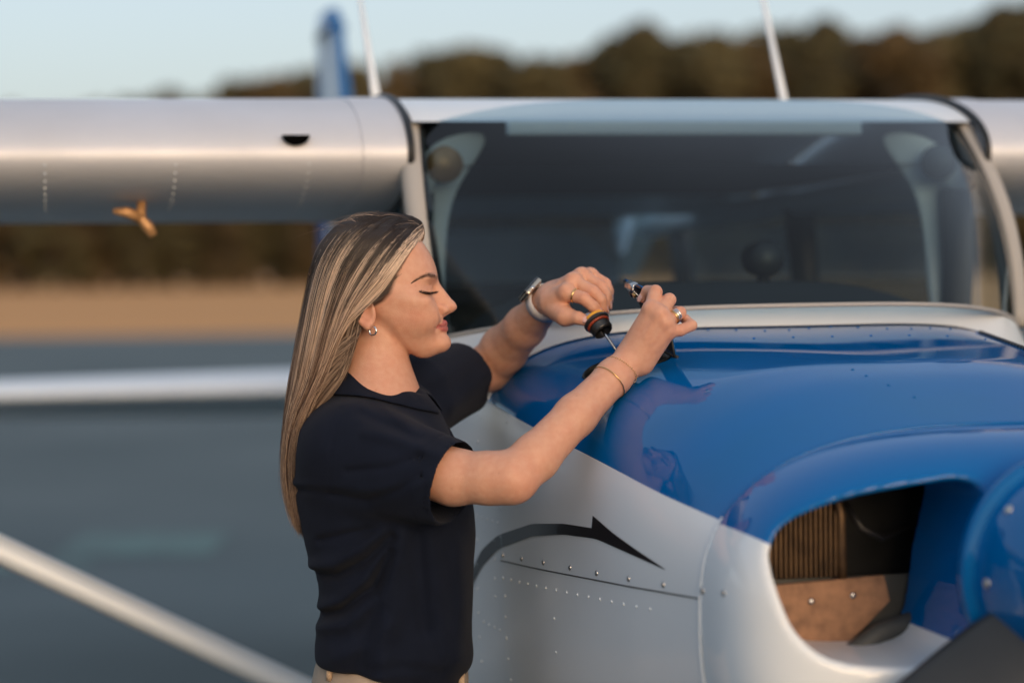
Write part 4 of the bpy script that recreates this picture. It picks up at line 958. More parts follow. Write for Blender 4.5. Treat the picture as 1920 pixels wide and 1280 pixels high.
# --- strands: brows, lashes, hair
def surf_c(a, b, lo=5.0, hi=120.0):
    """depth of the head's near surface at profile position (a, b)"""
    cs = np.linspace(hi, lo, 140); f_ = field(head, np.array([HP(a, b, q) for q in cs])); k = np.nonzero(f_ < 0)[0]
    return float(cs[k[0]]) if len(k) else lo
def strands(name, curves, r0, m, parent, cols=None, sides=3, taper=0.25):
    """curves: (n, k, 3) world points -> thin tubes in one mesh; cols: (n, k, 3)"""
    n, k, _ = curves.shape
    T = np.gradient(curves, axis=1); T /= np.linalg.norm(T, axis=2, keepdims=True) + 1e-12
    N = np.cross(T, np.array([0.3, -0.9, 0.2])); N /= np.linalg.norm(N, axis=2, keepdims=True) + 1e-9; B_ = np.cross(T, N)
    rr = np.broadcast_to(np.asarray(r0).reshape(-1, 1), (n, k)) * (1 - (1 - taper) * np.linspace(0, 1, k)[None] ** 2)
    ang = [2 * math.pi * j / sides for j in range(sides)]
    Vv = np.stack([curves + rr[..., None] * (math.cos(t) * N + math.sin(t) * B_) for t in ang], 2)      # n,k,sides,3
    idx = np.arange(n * k * sides).reshape(n, k, sides)
    Qs = [np.stack([idx[:, :-1, j], idx[:, :-1, (j + 1) % sides], idx[:, 1:, (j + 1) % sides], idx[:, 1:, j]], -1).reshape(-1, 4) for j in range(sides)]
    o = fast_mesh(name, Vv.reshape(-1, 3) - PL, np.concatenate(Qs), m, parent)
    if cols is not None: point_color(o, 'tint', np.repeat(cols[:, :, None, :], sides, 2).reshape(-1, 3))
    return o
m_brow = mat('lash_hair', (0.022, 0.014, 0.010), 0.5); m_brow2 = mat('brow_hair', (0.095, 0.052, 0.033), 0.7)
for s in (1, -1):
    bc = []
    for i in range(300):
        t = random.random(); w = random.gauss(0, 1.0) * (2.6 - 1.9 * t)
        aa = 818.5 - 41 * t; bb = np.interp(t, [0, 0.3, 0.6, 1], [520.5, 516.0, 520.5, 530.0]) + w
        c1 = surf_c(aa, bb) if i % 1 == 0 else c1
        L_ = random.uniform(4, 6.5); da, db = -L_ * 0.9, np.interp(t, [0, 0.35, 1], [-2.2, 1.2, 4.2])
        c2 = c1 + (surf_c(aa - 4, bb) - c1) / 4 * L_ * 0.9
        bc.append([HP(aa, bb, s * (c1 + 0.3)), HP(aa + da * 0.5, bb + db * 0.5, s * ((c1 + c2) / 2 + 0.9)), HP(aa + da, bb + db, s * (c2 + 0.5))])
    strands('eyebrow', np.array(bc), 0.00018, m_brow2, skin)
    lc = []
    root = [(788.5, 547.2), (793, 549.4), (798, 550.8), (803, 551.2), (808, 550.4), (812.5, 548.6)]
    for i in range(170):
        t = random.random() ** 0.75; aa = np.interp(t * 5, range(6), [q[0] for q in root]); bb = np.interp(t * 5, range(6), [q[1] for q in root]); c1 = surf_c(aa, bb)
        L_ = random.uniform(7.5, 12.5); fa = np.interp(t, [0, 0.5, 1], [0.25, 0.62, 0.95]); fc = math.sqrt(max(0, 1 - fa ** 2))
        lc.append([HP(aa, bb, s * c1), HP(aa + fa * L_ * 0.5, bb + 1.4, s * (c1 + fc * L_ * 0.5)), HP(aa + fa * L_ * 0.85, bb + 0.4, s * (c1 + fc * L_ * 0.8)), HP(aa + fa * L_ * 1.05, bb - 2.6, s * (c1 + fc * L_))])
    strands('eyelashes', np.array(lc), 0.00034, m_brow, skin)
    ln = [HP(q[0], q[1], s * (surf_c(q[0], q[1]) + 0.2)) for q in root]
    strands('lash_line', np.array([ln]), 0.0006, m_brow, skin, sides=5, taper=0.6)

# --- hair: guide curves over the near side, from the front sweep (0) to the back of the head (5)
GD = [[(795, 438, 20), (784, 456, 44), (766, 482, 64), (742, 517, 80), (716, 549, 90), (690, 574, 97), (661, 599, 100), (634, 640, 97), (614, 690, 92), (590, 745, 86), (568, 805, 75), (562, 880, 62), (573, 955, 48)],
      [(791, 420, 12), (770, 434, 40), (738, 472, 70), (704, 520, 88), (672, 566, 97), (648, 612, 99), (628, 660, 96), (608, 710, 90), (584, 758, 83), (562, 812, 73), (556, 880, 60), (562, 930, 52), (570, 975, 44)],
      [(772, 409, 8), (742, 418, 38), (698, 455, 72), (662, 508, 88), (636, 568, 94), (618, 628, 95), (604, 680, 92), (588, 726, 86), (567, 770, 78), (551, 825, 68), (547, 885, 57), (552, 935, 48), (564, 985, 40)],
      [(745, 404, 5), (702, 411, 36), (657.667, 441, 64), (625.333, 492, 78), (607, 552, 84), (594, 615, 86), (582, 675, 83), (570, 725, 76), (555, 772, 68), (545, 828, 58), (542, 885, 48), (549, 940, 40), (565, 992, 34)],
      [(722, 402, 2), (678, 412, 22), (636, 441, 40), (605, 490, 49), (588, 550, 53), (575, 615, 53), (563, 675, 51), (553, 730, 47), (545, 780, 42), (539, 832, 36), (539, 890, 30), (549, 950, 25), (571, 1000, 20)],
      [(708, 401, -4), (662, 410, 2), (621.667, 438, 4), (593.333, 488, 4), (577, 548, 4), (564, 615, 4), (554, 675, 4), (545, 730, 4), (539, 780, 4), (536, 832, 4), (538, 890, 4), (551, 955, 4), (581, 1008, 4)],
      ]
GIN = [(702, 556, 82), (684, 584, 88), (672, 612, 86), (664, 645, 81), (657, 680, 76), (645, 712, 74), (618, 748, 76), (590, 785, 72), (572, 830, 64), (564, 880, 55), (566, 930, 47), (572, 970, 40), (577, 1008, 33)]
KP = 30
def resamp3(P3, k):
    P3 = np.asarray(P3, float); n = len(P3)
    # Catmull-Rom through the guide points, then even arc length
    ext = np.vstack([2 * P3[0] - P3[1], P3, 2 * P3[-1] - P3[-2]]); out = []
    for i in range(n - 1):
        p0, p1, p2, p3 = ext[i], ext[i + 1], ext[i + 2], ext[i + 3]
        for t in np.linspace(0, 1, 12, endpoint=False): out.append(0.5 * (2 * p1 + (p2 - p0) * t + (2 * p0 - 5 * p1 + 4 * p2 - p3) * t * t + (3 * p1 - 3 * p2 + p3 - p0) * t ** 3))
    out.append(P3[-1]); out = np.array(out); L = np.concatenate([[0], np.cumsum(np.linalg.norm(np.diff(out, axis=0), axis=1))])
    return np.stack([np.interp(np.linspace(0, L[-1], k), L, out[:, j]) for j in range(3)], -1)
GG = np.array([resamp3(g_, KP) for g_ in GD]); GI = resamp3(GIN, KP)
def guide(s):      # smooth interpolation across guides
    s = np.clip(s, 0, 4.999); i = int(s); f_ = s - i
    g0, g1, g2, g3 = GG[max(i - 1, 0)], GG[i], GG[i + 1], GG[min(i + 2, 5)]
    return 0.5 * (2 * g1 + (g2 - g0) * f_ + (2 * g0 - 5 * g1 + 4 * g2 - g3) * f_ ** 2 + (3 * g1 - 3 * g2 + g3 - g0) * f_ ** 3)
hr = np.random.default_rng(21); NZ = hr.random(400)
def vnoise(x): i = int(math.floor(x)); f_ = x - i; f_ = f_ * f_ * (3 - 2 * f_); return NZ[i % 400] * (1 - f_) + NZ[(i + 1) % 400] * f_
DARK, MID, BLOND = np.array([0.028, 0.018, 0.013]), np.array([0.18, 0.100, 0.062]), np.array([0.88, 0.67, 0.50])
uu = np.linspace(0, 1, KP)
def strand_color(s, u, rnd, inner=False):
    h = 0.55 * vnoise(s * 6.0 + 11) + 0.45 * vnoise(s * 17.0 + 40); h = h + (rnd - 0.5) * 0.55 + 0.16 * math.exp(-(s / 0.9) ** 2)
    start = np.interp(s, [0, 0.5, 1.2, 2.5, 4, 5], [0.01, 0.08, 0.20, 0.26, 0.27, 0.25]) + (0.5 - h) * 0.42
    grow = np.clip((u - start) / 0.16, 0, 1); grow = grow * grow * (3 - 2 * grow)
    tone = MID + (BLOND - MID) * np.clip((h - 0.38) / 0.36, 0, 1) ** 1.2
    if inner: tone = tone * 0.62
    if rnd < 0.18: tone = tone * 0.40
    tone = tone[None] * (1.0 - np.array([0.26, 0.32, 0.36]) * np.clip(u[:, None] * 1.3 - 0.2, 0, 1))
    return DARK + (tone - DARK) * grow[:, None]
ga, gb = np.arange(590, 832, 4.0), np.arange(396, 700, 4.0); SC = np.zeros((len(ga), len(gb)))
gp = np.stack(np.meshgrid(ga, gb, indexing='ij'), -1).reshape(-1, 2); cs_l = np.arange(104, -1, -3.0); found = np.zeros(len(gp), bool); scv = np.full(len(gp), -20.0)
for q in cs_l:
    f_ = field(head, HO + U * (CR * (gp[:, :1] - 700) - CU * (gp[:, 1:] - 550) - CF * q)); nw = (f_ < 0) & ~found; scv[nw] = q; found |= nw
SC = scv.reshape(len(ga), len(gb))
for _ in range(2): SC[1:-1, 1:-1] = np.maximum(SC[1:-1, 1:-1], (SC[:-2, 1:-1] + SC[2:, 1:-1] + SC[1:-1, :-2] + SC[1:-1, 2:]) / 4)
def scalp(a, b):
    fa = np.clip((a - ga[0]) / 4, 0, len(ga) - 1.001); fb = np.clip((b - gb[0]) / 4, 0, len(gb) - 1.001); i, j = fa.astype(int), fb.astype(int); u_, v_ = fa - i, fb - j
    return SC[i, j] * (1 - u_) * (1 - v_) + SC[i + 1, j] * u_ * (1 - v_) + SC[i, j + 1] * (1 - u_) * v_ + SC[i + 1, j + 1] * u_ * v_
def above_scalp(g_, lift):
    out = g_.copy(); m_ = (g_[:, 1] < 610) & (g_[:, 0] < 830); out[m_, 2] = np.maximum(g_[m_, 2], scalp(g_[m_, 0], g_[m_, 1]) + lift)
    sm_ = out[:, 2].copy(); sm_[1:-1] = (out[:-2, 2] + 2 * out[1:-1, 2] + out[2:, 2]) / 4; sm_[1:-1] = (sm_[:-2] + 2 * sm_[1:-1] + sm_[2:]) / 4; out[:, 2] = np.maximum(out[:, 2] - 0.5, sm_); return out
cur, cols, rad = [], [], []
def add_strand(ctrl, colr_, r_, side):
    cur.append(HO + U * (CR * (ctrl[:, :1] - 700) - CU * (ctrl[:, 1:2] - 550) - CF * (ctrl[:, 2:] * side))); cols.append(colr_); rad.append(r_)
for side, cnt in ((1, 6200), (-1, 1300)):
    for i in range(cnt):
        s = hr.random() * 5.0 if hr.random() < 0.75 else hr.random() * 2.4
        cl = 0.16 * (vnoise(s * 14 + 5) - 0.5)                      # clumping
        g_ = guide(np.clip(s + cl, 0, 4.999)).copy(); lay = hr.random() ** 1.6
        end = 1 - 0.16 * hr.random() ** 2; q = uu * end
        g_ = np.stack([np.interp(q, uu, g_[:, j]) for j in range(3)], -1)
        g_[:, 2] -= lay * 16 * np.clip(uu * 4, 0, 1); mid_a = 640 - 70 * np.clip(uu * 1.5, 0, 1)
        amp = hr.normal(0, 1, 2) * (0.6 + 4.2 * uu[:, None] ** 1.3); g_[:, 0] += amp[:, 0]; g_[:, 2] += amp[:, 1] * 1.2
        ph = hr.random() * 6.28; g_[:, 0] += np.sin(uu * (5 + 3 * vnoise(s * 5)) + ph) * 1.6 * uu; g_[:, 1] += hr.normal() * 1.5
        g_ = above_scalp(g_, 3.0 + 8.0 * (1 - lay)); add_strand(g_, strand_color(s, q, hr.random()), hr.uniform(0.00020, 0.00040), side)
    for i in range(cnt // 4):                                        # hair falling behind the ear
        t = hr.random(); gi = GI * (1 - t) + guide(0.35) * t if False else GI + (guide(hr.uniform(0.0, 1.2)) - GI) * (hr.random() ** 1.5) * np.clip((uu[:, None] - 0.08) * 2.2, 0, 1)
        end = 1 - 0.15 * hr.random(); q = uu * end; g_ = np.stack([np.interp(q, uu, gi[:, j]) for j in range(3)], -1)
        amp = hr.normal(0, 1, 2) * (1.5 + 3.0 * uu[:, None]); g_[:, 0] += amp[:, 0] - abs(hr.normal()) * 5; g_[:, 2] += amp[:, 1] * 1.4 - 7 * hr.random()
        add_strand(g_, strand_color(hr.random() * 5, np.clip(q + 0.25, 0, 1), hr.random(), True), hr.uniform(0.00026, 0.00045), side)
    for i in range(170 if side > 0 else 40):                         # fly-aways
        s = hr.random() * 5; g_ = guide(s).copy(); ph = hr.random() * 6.28
        lift = hr.uniform(1, 9) * np.sin(np.clip(uu * hr.uniform(0.8, 1.6), 0, 1) * math.pi) + hr.uniform(0, 10) * uu ** 3
        nrm = np.stack([-np.gradient(g_[:, 1]), np.gradient(g_[:, 0])], -1); nrm /= np.linalg.norm(nrm, axis=1, keepdims=True) + 1e-9
        sg = 1 if s > 2.5 else hr.choice([-1, 1])
        g_[:, :2] += sg * nrm * lift[:, None] * (0.8 if s > 2.5 else 0.5); g_[:, 2] += hr.normal() * 4 * uu
        g_ = above_scalp(g_, 8.0); add_strand(g_, strand_color(s, uu, hr.random()), 0.00022, side)
    for i in range(330 if side > 0 else 80):                         # short hair at the temple and above the ear
        t = hr.random(); aa = np.interp(t, [0, 0.4, 0.75, 1], [770, 752, 738, 716]) + hr.normal() * 3; bb = np.interp(t, [0, 0.4, 0.75, 1], [482, 522, 556, 572]) + hr.normal() * 3
        L_ = hr.uniform(18, 46); k = np.linspace(0, 1, KP); cs = 66 + 17 * t
        g_ = np.stack([aa - 8 - L_ * k * 0.8, bb - 6 + L_ * k * (0.75 - 0.35 * t), cs + 6 + 6 * k], -1); g_ = above_scalp(g_, 1.5 + 3 * hr.random())
        add_strand(g_, np.tile(np.array([0.05, 0.032, 0.023]) * hr.uniform(0.7, 1.8), (KP, 1)), 0.00026, side)
for i in range(150):
    t = hr.random(); s = hr.uniform(0, 1.0); g_ = guide(s).copy(); k0 = hr.integers(0, 4); L_ = hr.integers(9, 16)
    q = np.linspace(uu[k0], uu[min(k0 + L_, KP - 1)], KP); g_ = np.stack([np.interp(q, uu, g_[:, j]) for j in range(3)], -1)
    off = hr.uniform(-3, 9) * np.sin(uu * math.pi * hr.uniform(0.5, 1.0)); g_[:, 0] += off * 0.75; g_[:, 1] += off * 0.55 + hr.normal() * 2; g_ = above_scalp(g_, hr.uniform(1.5, 10))
    add_strand(g_, strand_color(s, np.clip(q + 0.1, 0, 1), hr.random()), 0.00024, 1)
for i in range(60):      # loose hairs lifting off the crown
    a0 = hr.uniform(640, 795); L_ = hr.uniform(40, 110); b0_ = np.interp(a0, [640, 700, 750, 795], [428, 404, 404, 424]); up_ = hr.uniform(2, 11)
    g_ = np.stack([a0 - L_ * uu * hr.uniform(0.5, 1.0), b0_ - up_ * np.sin(uu * math.pi * 0.9) + 0.0016 * (L_ * uu) ** 2 + 3, np.full(KP, hr.uniform(-40, 50))], -1)
    add_strand(g_, strand_color(hr.uniform(0, 5), np.full(KP, 0.5), hr.random()), 0.00020, 1)
m_hair = mat('hair', (0.2, 0.13, 0.09), 0.36, spec=0.6, attr='tint')
strands('hair', np.array(cur), np.array(rad), m_hair, PERSON, np.array(cols))
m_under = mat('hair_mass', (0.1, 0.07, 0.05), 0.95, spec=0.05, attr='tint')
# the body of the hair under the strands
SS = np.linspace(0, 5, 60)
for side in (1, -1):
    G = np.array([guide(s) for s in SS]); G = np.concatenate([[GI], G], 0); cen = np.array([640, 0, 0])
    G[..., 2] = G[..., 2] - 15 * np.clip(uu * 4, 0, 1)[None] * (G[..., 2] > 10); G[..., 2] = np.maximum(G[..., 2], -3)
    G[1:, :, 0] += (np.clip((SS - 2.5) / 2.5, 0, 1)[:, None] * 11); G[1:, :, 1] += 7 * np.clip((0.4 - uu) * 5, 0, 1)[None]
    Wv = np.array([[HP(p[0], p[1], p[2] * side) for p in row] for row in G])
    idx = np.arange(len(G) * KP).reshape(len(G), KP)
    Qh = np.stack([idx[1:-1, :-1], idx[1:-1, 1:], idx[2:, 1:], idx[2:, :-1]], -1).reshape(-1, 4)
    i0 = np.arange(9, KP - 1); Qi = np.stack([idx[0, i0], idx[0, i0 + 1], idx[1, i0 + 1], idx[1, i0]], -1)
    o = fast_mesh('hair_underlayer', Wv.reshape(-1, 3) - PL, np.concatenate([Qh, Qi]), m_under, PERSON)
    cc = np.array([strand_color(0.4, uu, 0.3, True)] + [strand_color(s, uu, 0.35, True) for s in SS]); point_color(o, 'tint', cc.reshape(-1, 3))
# --- shirt: implicit torso, sleeves, collar; (a, b) photograph pixels on the plane of the torso's middle, c towards the camera
DT = 3.28; UT = DT / FPX; TO = P(700, 900, DT)
def TP(a, b, c=0.0): return TO + UT * (CR * (a - 700) - CU * (b - 900) - CF * c)
def TL(p): q = (p - TO) / UT; return 700 + q @ CR, 900 - q @ CU, -(q @ CF)
tb = [690, 712, 735, 765, 800, 850, 900, 950, 1000, 1030, 1062, 1090, 1130, 1165, 1200, 1225, 1245, 1262]
s_front = smooth_table(tb, [735, 768, 800, 822, 840, 860, 878, 889, 892, 891, 889, 888, 886, 885, 886, 888, 885, 870], 680, 1280, sigma=7)
s_back = smooth_table(tb, [665, 640, 608, 577, 560, 553, 551, 558, 570, 578, 586, 598, 603, 598, 592, 592, 597, 612], 680, 1280, sigma=5)
s_wid = smooth_table(tb, [40, 62, 90, 134, 168, 182, 184, 182, 176, 172, 168, 166, 164, 166, 170, 172, 168, 150], 680, 1280, sigma=9)
# wrinkles on the near side: polyline in (a, b), height, width; negative = crease
FOLDS = [([(556, 912), (600, 908), (640, 914), (668, 905)], -2.6, 7), ([(560, 900), (610, 895), (655, 898)], 2.0, 9),
         ([(592, 1052), (640, 1040), (690, 1010), (720, 985)], 4.0, 13), ([(590, 1068), (640, 1064), (700, 1032), (745, 990)], -4.5, 9),
         ([(600, 1148), (650, 1128), (710, 1080), (740, 1020)], -4.0, 10), ([(598, 1130), (650, 1108), (705, 1060), (735, 1005)], 3.5, 13), ([(596, 1165), (660, 1150), (725, 1100), (752, 1040)], 3.0, 14),
         ([(612, 1000), (668, 985), (715, 978)], -2.5, 8), ([(760, 990), (752, 1080), (735, 1180), (725, 1245)], 3.5, 20), ([(790, 990), (795, 1080), (800, 1160)], -2.5, 14), ([(812, 985), (825, 1080), (842, 1200)], 2.5, 18),
         ([(735, 1000), (715, 1100), (690, 1200), (678, 1240)], -2.5, 16), ([(700, 1235), (760, 1225), (830, 1240)], -2.0, 12), ([(862, 1010), (868, 1120), (862, 1220)], 2.5, 14), ([(640, 1210), (700, 1185), (740, 1150)], 2.5, 16)]
def fold_disp(a, b, folds):
    o = np.zeros(a.shape)
    for pts, h, w in folds:
        d = np.full(a.shape, 1e9)
        for (x0, y0), (x1, y1) in zip(pts[:-1], pts[1:]):
            ex, ey = x1 - x0, y1 - y0; t = np.clip(((a - x0) * ex + (b - y0) * ey) / (ex * ex + ey * ey), 0, 1)
            d = np.minimum(d, np.hypot(a - x0 - t * ex, b - y0 - t * ey))
        o += 3.0 * h * np.exp(-(d / w) ** 2)
    return o
def torso_fn(p):
    a, b, c = TL(p); bb = np.clip(b, 682, 1278)
    f_, k_, W = s_front(bb), s_back(bb), s_wid(bb); xc = (f_ + k_) / 2 - 10
    A = np.where(a > xc, f_ - xc, xc - k_); n = np.interp(bb, [690, 800, 1000, 1260], [2.0, 2.3, 2.5, 2.4])
    q = ((np.abs(a - xc) / A) ** n + (np.abs(c) / W) ** n) ** (1 / n) - 1
    d = q * np.minimum(A, W)
    wgt = np.clip(np.abs(c) / (0.55 * W), 0, 1)
    d = d - fold_disp(a, b, FOLDS) * wgt
    d = d - 1.2 * np.sin(a * 0.045 + b * 0.02) * np.sin(b * 0.03 + 1.3)
    v_ = (b * 0.9 + a * 0.42) * 0.055 + 1.6 * np.sin(a * 0.021 + b * 0.013); d = d - wgt * 1.5 * np.clip((b - 960) / 60, 0, 1) * (np.abs(np.sin(v_)) ** 0.7 - 0.5) * np.clip((760 - a) / 80, 0.15, 1)
    hem = 1241 + np.interp(a, [590, 680, 745, 800, 850, 880], [0, 2, 20, 40, 36, 20]) * 1.0
    d = smax(d, (b - hem) * 0.9, 10); d = smax(d, 700 - b + (700 - a) * 0.15, 6)
    return d * UT
NS0, NS1 = P(664, 850, 3.180), P(853, 906, 3.095)
ndir = (NS1 - NS0) / np.linalg.norm(NS1 - NS0)
SF = [([(668, 870), (740, 862), (800, 840)], -2.4, 7), ([(660, 900), (720, 905), (790, 888), (840, 872)], 2.6, 14), ([(640, 912), (700, 922), (760, 900), (800, 875)], -3.0, 8), ([(700, 800), (760, 812), (830, 838)], 3.0, 11),
      ([(690, 770), (740, 790), (800, 812)], -2.4, 9), ([(660, 940), (740, 950), (820, 960)], 2.2, 14), ([(650, 965), (740, 978), (800, 985)], -1.6, 8), ([(654, 760), (638, 830), (634, 905)], -0.8, 3.2), ([(700, 735), (770, 785), (800, 815)], 2.0, 9)]
def sleeve_fn(p):
    t = np.clip(((p - NS0) @ (NS1 - NS0)) / ((NS1 - NS0) @ (NS1 - NS0)), 0, 1.4); q = p - NS0 - t[..., None] * (NS1 - NS0)
    d = np.linalg.norm(q, axis=-1) - (0.077 - 0.017 * np.clip(t, 0, 1))
    a, b, c = TL(p); near = np.clip(c / 60, 0, 1)
    d = d - 0.7 * fold_disp(a, b, SF) * UT * near
    pl = (p - NS1) @ ndir
    d = d + 0.0016 * np.exp(-((pl + 0.030) / 0.0016) ** 2)            # hem stitching
    return smax(d, pl, 0.004)
def sleeve_in(p):
    pl = (p - NS1) @ ndir; q = p - NS1 - pl[..., None] * ndir
    return np.maximum(np.linalg.norm(q, axis=-1) - 0.0575 + 0.0, -(pl + 0.05))
FS0, FS1 = P(775, 748, 3.405), P(866, 708, 3.525)
fdir = (FS1 - FS0) / np.linalg.norm(FS1 - FS0)
def fsleeve_fn(p):
    t = np.clip(((p - FS0) @ (FS1 - FS0)) / ((FS1 - FS0) @ (FS1 - FS0)), 0, 1.4); q = p - FS0 - t[..., None] * (FS1 - FS0)
    d = np.linalg.norm(q, axis=-1) - (0.072 - 0.014 * np.clip(t, 0, 1))
    a, b, c = TL(p); d = d - 0.0022 * np.sin((a * 0.7 + b) * 0.085 + 0.6 * np.sin(a * 0.05)) * np.clip((b - 670) / 40, 0, 1)
    return smax(d, (p - FS1) @ fdir, 0.004)
def fsleeve_in(p):
    pl = (p - FS1) @ fdir; q = p - FS1 - pl[..., None] * fdir
    return np.maximum(np.linalg.norm(q, axis=-1) - 0.0548, -(pl + 0.05))
def neck_hole(p):
    a, b, c = TL(p); return np.maximum(np.hypot((a - 706) / 1.02, c - 12) - 63, (b - 800)) * UT
shirt_p = [Prim(torso_fn, TP(720, 980), 0.33), Prim(sleeve_fn, (NS0 + NS1) / 2, 0.20, 'u', 0.030), Prim(fsleeve_fn, (FS0 + FS1) / 2, 0.18, 'u', 0.030),
           Prim(sleeve_in, NS1, 0.10, 's', 0.003), Prim(fsleeve_in, FS1, 0.10, 's', 0.003), Prim(neck_hole, TP(706, 730), 0.12, 's', 0.004)]
V, Q = polygonise(shirt_p, (-0.36, 2.98, 0.96), (0.02, 3.64, 1.52), 0.0026)
V = relax(V, Q, 2, 0.5)
m_shirt = mat('navy_cotton', (0.0044, 0.0074, 0.0170), 0.9, spec=0.17, sheen=0.03, noise=(0.0060, 0.0096, 0.0215), noise_scale=30, bump=0.35, bump_scale=1500)
shirt = fast_mesh('polo_shirt', V - PL, Q, m_shirt, PERSON)
# collar: stand and turned-down leaf, open at the front
CO = []
for ph in np.linspace(14, 346, 90):
    t = R(ph); ca, sa = math.cos(t), math.sin(t); fr_ = (1 + ca) / 2                   # fr_ = 1 at the front
    rt = 62 + 7 * fr_; bt = 690 + 58 * fr_ ** 1.3
    rl = 100 + 16 * (1 - abs(ca)) + 2 * fr_; bl = 732 + 58 * fr_ ** 1.5
    rows = [(706 + rt * 0.985 * ca, bt + 26 + 8 * fr_, rt * 0.96 * sa), (706 + rt * ca, bt + 3, rt * sa), (706 + (rt + 2.5) * ca, bt, (rt + 2.5) * sa), (706 + (rt + 6) * ca, bt + 3, (rt + 6) * sa),
            (706 + (rt * 0.55 + rl * 0.45 + 5) * ca, bt * 0.55 + bl * 0.45 + 3, (rt * 0.55 + rl * 0.45 + 5) * sa), (706 + rl * ca, bl, rl * sa)]
    CO.append([TP(r_[0], r_[1], r_[2] + 12) for r_ in rows])
CO = np.array(CO); fcol = lambda p: smin(torso_fn(p), np.minimum(sleeve_fn(p), fsleeve_fn(p)), 0.03)
for j, off in ((3, 0.004), (4, 0.006), (5, 0.0040)):      # the leaf lies on the shoulder
    for _ in range(14):
        q = CO[:, j]; f0 = fcol(q); e = 5e-4; g = np.stack([(fcol(q + np.eye(3)[k_] * e) - f0) / e for k_ in range(3)], -1); g /= np.linalg.norm(g, axis=1, keepdims=True) + 1e-9
        CO[:, j] = q + g * np.clip(off - f0, 0 if j < 5 else -0.02, 0.02)[:, None] * 0.8
CO = CO - PL
o = MB().grid(CO).build('collar', m_shirt, shirt); sm = o.modifiers.new('thickness', 'SOLIDIFY'); sm.thickness = 0.003; sm.offset = 0; sb = o.modifiers.new('smooth', 'SUBSURF'); sb.levels = 1; sb.render_levels = 1
# placket strip below the collar and the little woven tag in it
G = [[TP(aa + da, bb, cc + dc) - PL for da, dc in ((-4, 16), (4, 8), (6, 0), (4, -8), (-4, -16))] for aa, bb, cc in ((795, 752, 0), (815, 775, 0), (836, 800, 0), (852, 830, 0), (866, 860, 0))]
o = MB().grid(G).build('placket', m_shirt, shirt); o.modifiers.new('thickness', 'SOLIDIFY').thickness = 0.003
m_tag = mat('woven_tag', (0.30, 0.25, 0.20), 0.7)
q0 = TP(789, 755, 24) - PL
MB().tube([q0, q0 + CR * 0.008 - CU * 0.0035, q0 + CR * 0.0085 - CU * 0.006, q0 + CR * 0.001 - CU * 0.003, q0], 0.0006, 5).build('woven_tag', m_tag, shirt)
# --- trousers and shoes
m_trous = mat('beige_twill', (0.46, 0.37, 0.29), 0.85, noise=(0.40, 0.32, 0.25), noise_scale=40, bump=0.3, bump_scale=900, spec=0.2)
hipz = 0.90; tx = float(TP(735, 1300)[0]); ty = 3.28
tr_p = [ell((tx, ty, 1.005), (0.112, 0.138, 0.10), None, 'u', 0.0), ell((tx - 0.012, ty, 0.90), (0.122, 0.160, 0.13), None, 'u', 0.05)]
for s in (-1, 1):
    tr_p += chain([(tx, ty + s * 0.085, 0.88), (tx + 0.02, ty + s * 0.10, 0.50), (tx - 0.005, ty + s * 0.115, 0.075)], [0.088, 0.066, 0.056], 'u', 0.03, 0.02)
tr_p += [Prim(lambda p: 0.066 - p[..., 2], (tx, ty, 0), 9, 'i', 0.004), Prim(lambda p: p[..., 2] - (1.026 - 0.11 * (p[..., 0] - tx)), (tx, ty, 1), 9, 'i', 0.006)]
V, Q = polygonise(tr_p, (tx - 0.18, ty - 0.24, 0.04), (tx + 0.18, ty + 0.24, 1.07), 0.006)
trous = fast_mesh('trousers', relax(V, Q, 1) - PL, Q, m_trous, PERSON)
m_thread = mat('twill_loop', (0.50, 0.36, 0.24), 0.8)
for pa, pb, cc in ((627, 1244, 92), (868, 1266, 60)):
    q = [TP(pa, pb - 14, cc + 4) - PL, TP(pa - 1, pb, cc + 14) - PL, TP(pa - 2, pb + 16, cc + 8) - PL]
    MB().tube(q, 0.0045, 8, squash=0.5).build('belt_loop', m_thread, trous)
m_shoe = mat('shoe_leather', (0.09, 0.06, 0.045), 0.5)
for s in (-1, 1):
    y = ty + s * 0.115; sh = [ell((tx + 0.045, y, 0.045), (0.115, 0.042, 0.04)), ell((tx - 0.02, y, 0.065), (0.055, 0.038, 0.05), None, 'u', 0.03), Prim(lambda p: 0.006 - p[..., 2], (tx, y, 0), 9, 'i', 0.004)]
    V, Q = polygonise(sh, (tx - 0.1, y - 0.06, 0.0), (tx + 0.18, y + 0.06, 0.13), 0.005); sho = fast_mesh('shoe', V - PL, Q, m_shoe, PERSON)
    G = [[(tx + 0.045 + 0.117 * k * math.cos(t) - PX, y + 0.044 * k * math.sin(t) - PY, z) for t in np.linspace(0, 2 * math.pi, 28, endpoint=False)] for k, z in ((0.01, 0.001), (1, 0.001), (1.02, 0.010), (0.98, 0.018))]
    MB().grid(G, closed_v=True).build('sole', m_black, sho)
# --- what she wears: watch, rings, bracelets, earrings
m_gold = mat('gold', (0.85, 0.55, 0.24), 0.22, metal=1.0); m_silver = mat('silver', (0.80, 0.78, 0.75), 0.2, metal=1.0)
m_strap = mat('watch_strap', (0.62, 0.58, 0.56), 0.6); m_screen = mat('watch_glass', (0.01, 0.011, 0.012), 0.08, coat=1.0)
def ring_on(p0, p1, f_, r_, th, name, m, parent, tilt=(0, 0, 0), sq=1.6):
    p0, p1 = np.asarray(p0), np.asarray(p1); c = p0 + (p1 - p0) * f_; d = (p1 - p0) / np.linalg.norm(p1 - p0) + np.array(tilt)
    return MB().torus(c - PL, d, r_, th, 40, 8, sq).build(name, m, parent)
ring_on(lf[0][0][0], lf[0][0][1], 0.52, 0.0108, 0.0011, 'ring', m_gold, PERSON)
ring_on(rf[2][0][0], rf[2][0][1], 0.60, 0.0108, 0.0009, 'ring', m_silver, PERSON)
